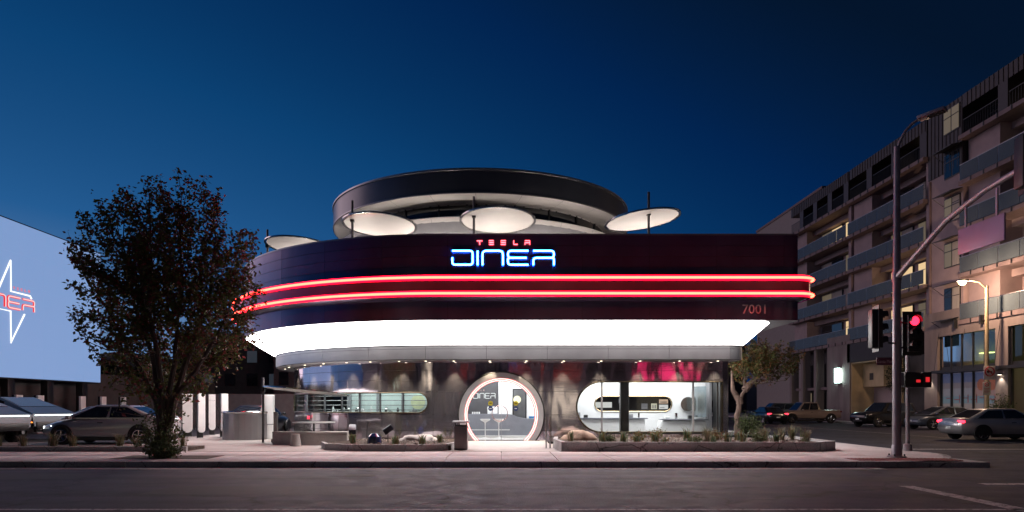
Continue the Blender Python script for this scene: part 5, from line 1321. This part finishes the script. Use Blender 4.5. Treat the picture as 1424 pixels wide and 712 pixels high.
b = MB(); b.M = Matrix.Translation((X0+.62, Y0-.48, 9.43)) @ Matrix.Rotation(R_(-48), 4, 'Z') @ Matrix.Rotation(R_(-6), 4, 'Y'); b.box(-.05, .33, -.12, .12, -.055, -.046); b.build('led_plate', m_darkglass, lh)
b = MB(); b.bevbox(X0-.13, X0+.13, Y0-.14, Y0+.14, 5.62, 5.66, .005)
# hanging name board and a signal seen edge on
nb_ = thing('street_name_board', 'street name board tinted as if mauve-lit, hanging from the mast arm', 'sign', (X0-.1, 15.6, 5.4))
y0, y1 = 14.7, 16.2
b = MB(); b.bevbox(X0-.12, X0-.07, y0, y1, 5.15, 5.75, .02); b.build('board', mat('board_back', (.34, .22, .33), .5, .2, var=.06), nb_)  # board colour carries the purple light falling on it
for y in (14.95, 15.95): b = MB(); b.box(X0-.11, X0-.08, y-.03, y+.03, 5.75, 6.35); b.build('hanger', m_galv, nb_)
def signal(lab, c, rz, lit=None, back=False):
    t = thing('traffic_signal', lab, 'traffic light', c, rz, local=True)
    b = MB(); b.bevbox(-.17, .17, -.02, .26, 0, 1.05, .02); b.build('housing', m_sig, t)
    b = MB(); b.box(-.27, .27, .10, .12, -.1, 1.15); b.build('backplate', m_sig, t)
    for k in range(3):
        z = .18+k*.345
        q = MB(); q.lathe([(0, .025), (.13, .025), (.13, .03), (0, .03)], (0, 0, z), 20, 'y', caps=False); q.build('lens', emit('signal_red', (1, .012, .035), 7) if (lit == k) else m_darkglass, t)
        q = MB(); pr_ = [(.15*math.cos(R_(a)), .15*math.sin(R_(a))) for a in range(-10, 191, 20)]
        q.loft([[(x, -.02, z+y) for x, y in pr_], [(x, -.16, z+y) for x, y in pr_]], False); q.build('visor', m_sig, t, fix=False)
    return t
v = at(1271, 489, 19.3); signal('traffic light showing red beside the tall signal pole', (v.x, v.y, v.z), 0, 2)
v = at(1224, 484, 18.6); signal('unlit traffic light turned away from the diner on the tall signal pole', (v.x, v.y, v.z), R_(78))
signal('traffic light hanging edge-on from the end of the mast arm', (X0-.1, 13.95, 6.05), R_(80))
b = MB(); b.tube([(X0, Y0, 3.2), (X0+.45, Y0+.3, 3.2)], .025, 6); b.tube([(X0, Y0, 3.9), (X0+.45, Y0+.3, 3.9)], .025, 6); b.tube([(X0, Y0, 3.3), (X0-.35, Y0-.2, 3.3)], .025, 6); b.build('signal_bracket', m_sig, sp_)
v = at(1283, 528, 19.6); t = thing('pedestrian_signal', 'small pedestrian signal box glowing red beside the signal pole', 'traffic light', (v.x, v.y, v.z-.2), 0)
b = MB(); b.bevbox(v.x-.55, v.x-.10, v.y-.1, v.y+.2, v.z-.22, v.z+.22, .02); b.build('housing', m_sig, t)
b = MB(); b.bevbox(v.x-.06, v.x+.20, v.y-.1, v.y+.2, v.z-.22, v.z+.22, .02); b.build('housing', m_sig, t)
b = MB(); b.box(v.x+.02, v.x+.13, v.y-.11, v.y-.105, v.z-.07, v.z+.07); b.build('red_hand', emit('ped_red', (1, .03, .04), .7), t)
b = MB(); b.box(v.x-.25, v.x-.13, v.y-.11, v.y-.105, v.z-.08, v.z+.0); b.build('countdown', emit('ped_red', (1, .03, .04), .7), t)
b = MB(); b.bevbox(v.x-.83, v.x-.62, v.y-.15, v.y+.05, v.z-.18, v.z+.2, .02); b.build('side_housing', m_grey, t)
v = at(1262, 520, 21.5); t = thing('signal_post', 'short second post behind the tall signal pole', 'signal pole', (v.x, v.y, .15))
b = MB(); b.tube([(v.x, v.y, .15), (v.x, v.y, 4.2)], .06, 10); b.build('shaft', m_galv, t)
b = MB(); b.lathe([(.13, 0), (.12, .2), (.06, .24)], (v.x, v.y, .155), 12); b.build('base', m_galv, t)
v = at(1237, 502, 19.4); t = thing('street_sign', 'small dark street name sign behind the tall signal pole', 'sign', (v.x, v.y, v.z-.12))
b = MB(); b.bevbox(v.x-.30, v.x+.42, v.y+.12, v.y+.14, v.z-.11, v.z+.11, .005); b.build('plate', mat('sign_plum', (.12, .03, .06), .5), t)
text_mesh('lettering', 'Santa Monica Bl', mat('sign_pink', (.55, .35, .4), .5), .13, lambda x, y, h: (v.x+.06+x, v.y+.118-h, v.z-.045+y), .001, t, sx=.8)
# lit street lamp across the side road
v = at(1372, 400, 43.0); t = thing('street_lamp', 'lit amber street lamp with sign plates in front of the shopfront', 'street lamp', (v.x, 43, .15))
b = MB(); b.tube([(v.x, 43, .15), (v.x, 43, 9.1)], [.14, .09], 12); b.build('shaft', mat('tan_pole', (.42, .33, .20), .6), t)
b = MB(); b.lathe([(.3, 0), (.28, .35), (.16, .4)], (v.x, 43, .155), 14); b.build('base', MATS['tan_pole'], t)
u = at(1338, 392, 43.0); b = MB(); b.tube([(v.x, 43, 8.9), (v.x-.5, 43, 9.35), (u.x+.3, 43, u.z+.12)], .045, 8); b.build('arm', MATS['tan_pole'], t)
b = MB(); b.bevbox(u.x-.3, u.x+.32, 42.85, 43.15, u.z+.03, u.z+.16, .03); b.build('lamp_head', m_grey, t)
b = MB(); b.lathe([(.0, -.2), (.14, -.17), (.22, -.05), (.22, .03)], (u.x, 43, u.z), 16, caps=False); b.build('bulb', emit('street_bulb', (1, .72, .34), 28), t)
L = bpy.data.lights.new('street_lamp_light', 'POINT'); L.energy = 1400; L.color = (1, .66, .44); L.shadow_soft_size = .2
lo = bpy.data.objects.new('street_lamp_light', L); COL.objects.link(lo); lo.location = (u.x, 43, u.z-.35)
t = thing('road_sign', 'pinkish no-trucks sign with smaller plates below it on the lamp shaft', 'sign', (v.x, 42.8, 2.0))
m_sgn = mat('sign_white', (.62, .55, .56), .5, var=.04); m_sr = mat('sign_red', (.5, .02, .04), .5)
w0 = at(1376, 518, 42.8)
b = MB(); b.bevbox(w0.x-.36, w0.x+.36, 42.8, 42.82, w0.z-.45, w0.z+.42, .006); b.build('plate', m_sgn, t)
b = MB(); b.tube([(w0.x+.28*math.cos(2*PI*i/28), 42.79, w0.z+.06+.28*math.sin(2*PI*i/28)) for i in range(28)], .032, 5, closed=True); b.tube([(w0.x-.2, 42.785, w0.z+.26), (w0.x+.2, 42.785, w0.z-.14)], .028, 5); b.build('prohibition_ring', m_sr, t)
b = MB(); b.box(w0.x-.18, w0.x+.02, 42.795, 42.799, w0.z, w0.z+.13); b.box(w0.x+.03, w0.x+.14, 42.795, 42.799, w0.z, w0.z+.09); b.lathe([(0, 0), (.035, 0)], (w0.x-.1, 42.796, w0.z-.01), 10, 'y', caps=False); b.lathe([(0, 0), (.035, 0)], (w0.x+.09, 42.796, w0.z-.01), 10, 'y', caps=False); b.build('truck_symbol', m_black, t)
w1 = at(1372, 537, 42.8)
b = MB(); b.bevbox(w1.x-.25, w1.x+.25, 42.8, 42.82, w1.z-.55, w1.z+.27, .006); b.build('plate', m_sgn, t)
b = MB(); b.tube([(w1.x+.12*math.cos(2*PI*i/20), 42.79, w1.z+.11+.12*math.sin(2*PI*i/20)) for i in range(20)], .02, 5, closed=True); b.tube([(w1.x-.09, 42.787, w1.z+.2), (w1.x+.09, 42.787, w1.z+.02)], .016, 4); b.build('prohibition_ring', m_sr, t)
text_mesh('lettering', 'P', m_black, .17, lambda x, y, h: (w1.x+x, 42.793-h, w1.z+.05+y), .001, t)
b = MB()
for k in range(4): b.box(w1.x-.18, w1.x+.18-.06*(k % 2), 42.796, 42.799, w1.z-.16-.09*k, w1.z-.135-.09*k)
b.build('text_lines', m_sr, t)

# ================================================================== BACKGROUND
def far_block(lab, x0, x1, y0, y1, h, col, rows, cols, lit, zb=.1):
    t = thing('far_building', lab, 'building', ((x0+x1)/2, y0, zb))
    b = MB(); b.box(x0, x1, y0, y1, 0, h); b.build('wall', mat('far_wall_%d' % int((x0+200)*10), col, .85, var=.12), t)
    b = MB(); b.box(x0-.2, x1+.2, y0-.2, y1+.2, h+.004, h+.35); b.build('parapet', m_slab, t)
    for i in range(cols):
        for j in range(rows):
            x = x0+(x1-x0)*(i+.3)/cols; z = 1.2+(h-1.5)*j/rows; w_ = (x1-x0)/cols*.45
            b = MB(); b.box(x-.06, x+w_+.06, y0-.05, y0+.05, z-.06, z+1.26); f = b.build('window', m_black, t)
            b = MB(); b.box(x, x+w_, y0-.07, y0-.052, z, z+1.2); b.build('pane', emit('far_lit', (.35, .45, .6), .06) if (i, j) in lit else m_darkglass, f)
    return t
far_block('dark flat-roofed apartment house behind the charging posts', -33.5, -22.2, 70, 85, 8.6, (.06, .06, .065), 3, 5, {(1, 1), (4, 1), (3, 2)})
far_block('dim reddish building behind the curved end of the diner', -22.0, -14.5, 66, 80, 6.2, (.12, .085, .09), 2, 4, {(2, 1)})
far_block('wide dark block closing the end of the side road', 8, 46, 128, 140, 21, (.05, .045, .05), 4, 9, {(3, 1), (5, 2), (1, 1)})
far_block('low dark house beyond the boundary wall', -52, -37, 74, 86, 5.2, (.05, .05, .055), 2, 6, {(4, 1)})
b = MB(); b.box(-30, -12.5, 50, 50.25, .09, 2.4); o = b.build('yard_fence', mat('fence_grey', (.16, .14, .14), .7)); tag(o, 'grey yard fence behind the charging posts', 'fence')
for i, (x, y, h, r) in enumerate(((-44, 72, 7.5, 3.4), (-39, 66, 6.2, 2.8), (-34.2, 64, 6.5, 2.6), (-29, 60, 5.0, 2.2), (-47, 95, 9, 4.2), (-38, 98, 9.5, 4), (-20, 92, 8.0, 3.6))):
    lab = ['dark broad tree over the boundary wall', 'dark tree next to the edge of the screen', 'dark tree in the gap behind the street tree', 'low dark tree by the yard fence', 'far dark tree on the rise', 'tall far dark tree on the rise', 'dark tree behind the reddish building'][i]
    tree('background_tree', lab, (x, y, .1), [[(0, 0, 0), (.1, 0, h*.35), (.2, 0, h*.7)], [(0, 0, h*.25), (-r*.4, 0, h*.6)], [(0, 0, h*.25), (r*.4, .2, h*.65)]], (x, y, h*.62), (r, r, h*.42), 130, 22, .34, lf_drk, 200+i, 'dark trees in the background', thr=-.3, nsc=.3, tr=.22)
b = MB(); hx_ = [(-300+i*12, 230+18*math.sin(i*.7), 0) for i in range(34)]
for i in range(33):
    x0, x1 = -300+i*12, -288+i*12; z0 = 14+9*mnoise.noise(Vector((i*.23, 0, 4)))+8*max(0, 1-abs(i-13)/12); z1 = 14+9*mnoise.noise(Vector(((i+1)*.23, 0, 4)))+8*max(0, 1-abs(i+1-13)/12)
    b.add([(x0, 190, 0), (x1, 190, 0), (x1, 260, z1), (x0, 260, z0), (x0, 400, 0), (x1, 400, 0)], [(0, 1, 2, 3), (3, 2, 5, 4)])
struct(b.build('hills', mat('dark_hill', (.03, .035, .03), .95, var=.4, scale=.08)))
# the other side of the boulevard, seen only as reflections in the steel
for i, (x0, x1, h, c, lit) in enumerate(((-70, -48, 8, (.10, .09, .11), {(1, 0), (4, 0)}), (-46, -22, 6.5, (.11, .095, .11), {(0, 0), (2, 0), (3, 0)}), (-20, -2, 9, (.10, .10, .11), {(1, 0), (2, 1)}), (0, 22, 6, (.12, .11, .13), {(1, 0), (4, 0), (3, 0)}), (24, 48, 11, (.09, .08, .09), {(0, 0), (2, 2)}), (50, 75, 7, (.12, .10, .10), {(2, 0)}))):
    lab = ['dark', 'brown', 'grey', 'tan', 'tall charcoal', 'dull red'][i]+' shop building across the boulevard from the diner'
    t = thing('shop_building', lab, 'building', ((x0+x1)/2, -7, .15))
    b = MB(); b.box(x0, x1, -22, -7, 0, h); b.build('wall', mat('shop_wall_%d' % i, c, .85), t)
    b = MB(); b.box(x0-.1, x1+.1, -22.1, -6.9, h+.004, h+.4); b.build('parapet', m_slab, t)
    for k in range(6):
        for j in range(int(h//3)):
            x = x0+(x1-x0)*(k+.2)/6; ww = (x1-x0)/6*.6; z = .8+j*3.0
            b = MB(); b.box(x-.08, x+ww+.08, -7.02, -6.95, z-.08, z+1.98); f = b.build('window', m_black, t)
            b = MB(); b.box(x, x+ww, -6.95, -6.93, z, z+1.9); b.build('pane', emit('shop_lit', (1, .85, .6), .9) if (k, j) in lit else m_darkglass, f)
# lit signs across the boulevard that the polished wall mirrors
for nm, lab, x0, x1, z0, z1, c, s_ in (('shop_sign', 'magenta lit shop sign on the tan shop building', 12.8, 16.2, 3.3, 5.0, (1, .03, .16), 1.5), ('shop_sign', 'pale green lit shop sign on the brown shop building', -31, -27.5, 2.9, 4.2, (.75, 1, .7), 1.6), ('shop_sign', 'warm white lit shop sign on the grey shop building', -13, -11.5, 3.0, 4.4, (1, .85, .6), 1.8), ('shop_sign', 'small amber lit shop sign on the charcoal building', 27, 28.4, 3.2, 4.6, (1, .7, .35), 2)):
    t = thing(nm, lab, 'sign', ((x0+x1)/2, -6.8, z0)); b = MB(); b.bevbox(x0, x1, -6.94, -6.7, z0, z1, .03); b.build('box', m_black, t)
    b = MB(); b.box(x0+.06, x1-.06, -6.70, -6.68, z0+.06, z1-.06); b.build('face', emit('sign_%d' % int(x0*10+900), c, s_), t)
for i, x in enumerate((-27, -13, 3, 17, 31)):      # lit street lamps on the near pavement, mirrored in the steel
    t = thing('near_street_lamp', 'lit street lamp on the near pavement, %s' % ('before the brown shop', 'before the grey shop', 'before the tan shop', 'before the magenta sign', 'before the charcoal building')[i], 'street lamp', (x, -1.6, .15), 0, 'street lamps on the near pavement')
    b = MB(); b.tube([(x, -1.6, .15), (x, -1.6, 7.6)], [.1, .07], 10); b.build('shaft', m_galv, t)
    b = MB(); b.tube([(x, -1.6, 7.5), (x, -1.2, 7.9), (x, -.5, 8.0)], .04, 8); b.build('arm', m_galv, t)
    b = MB(); b.lathe([(0, -.14), (.12, -.1), (.17, 0), (.17, .05), (0, .06)], (x, -.4, 7.95), 14, caps=False); b.build('bulb', emit('near_bulb', (1, .82, .62) if True else None, 30), t)
bpy.data.lights.remove(mur_l)
for o in bpy.data.objects:
    if '_local' in o: del o['_local']
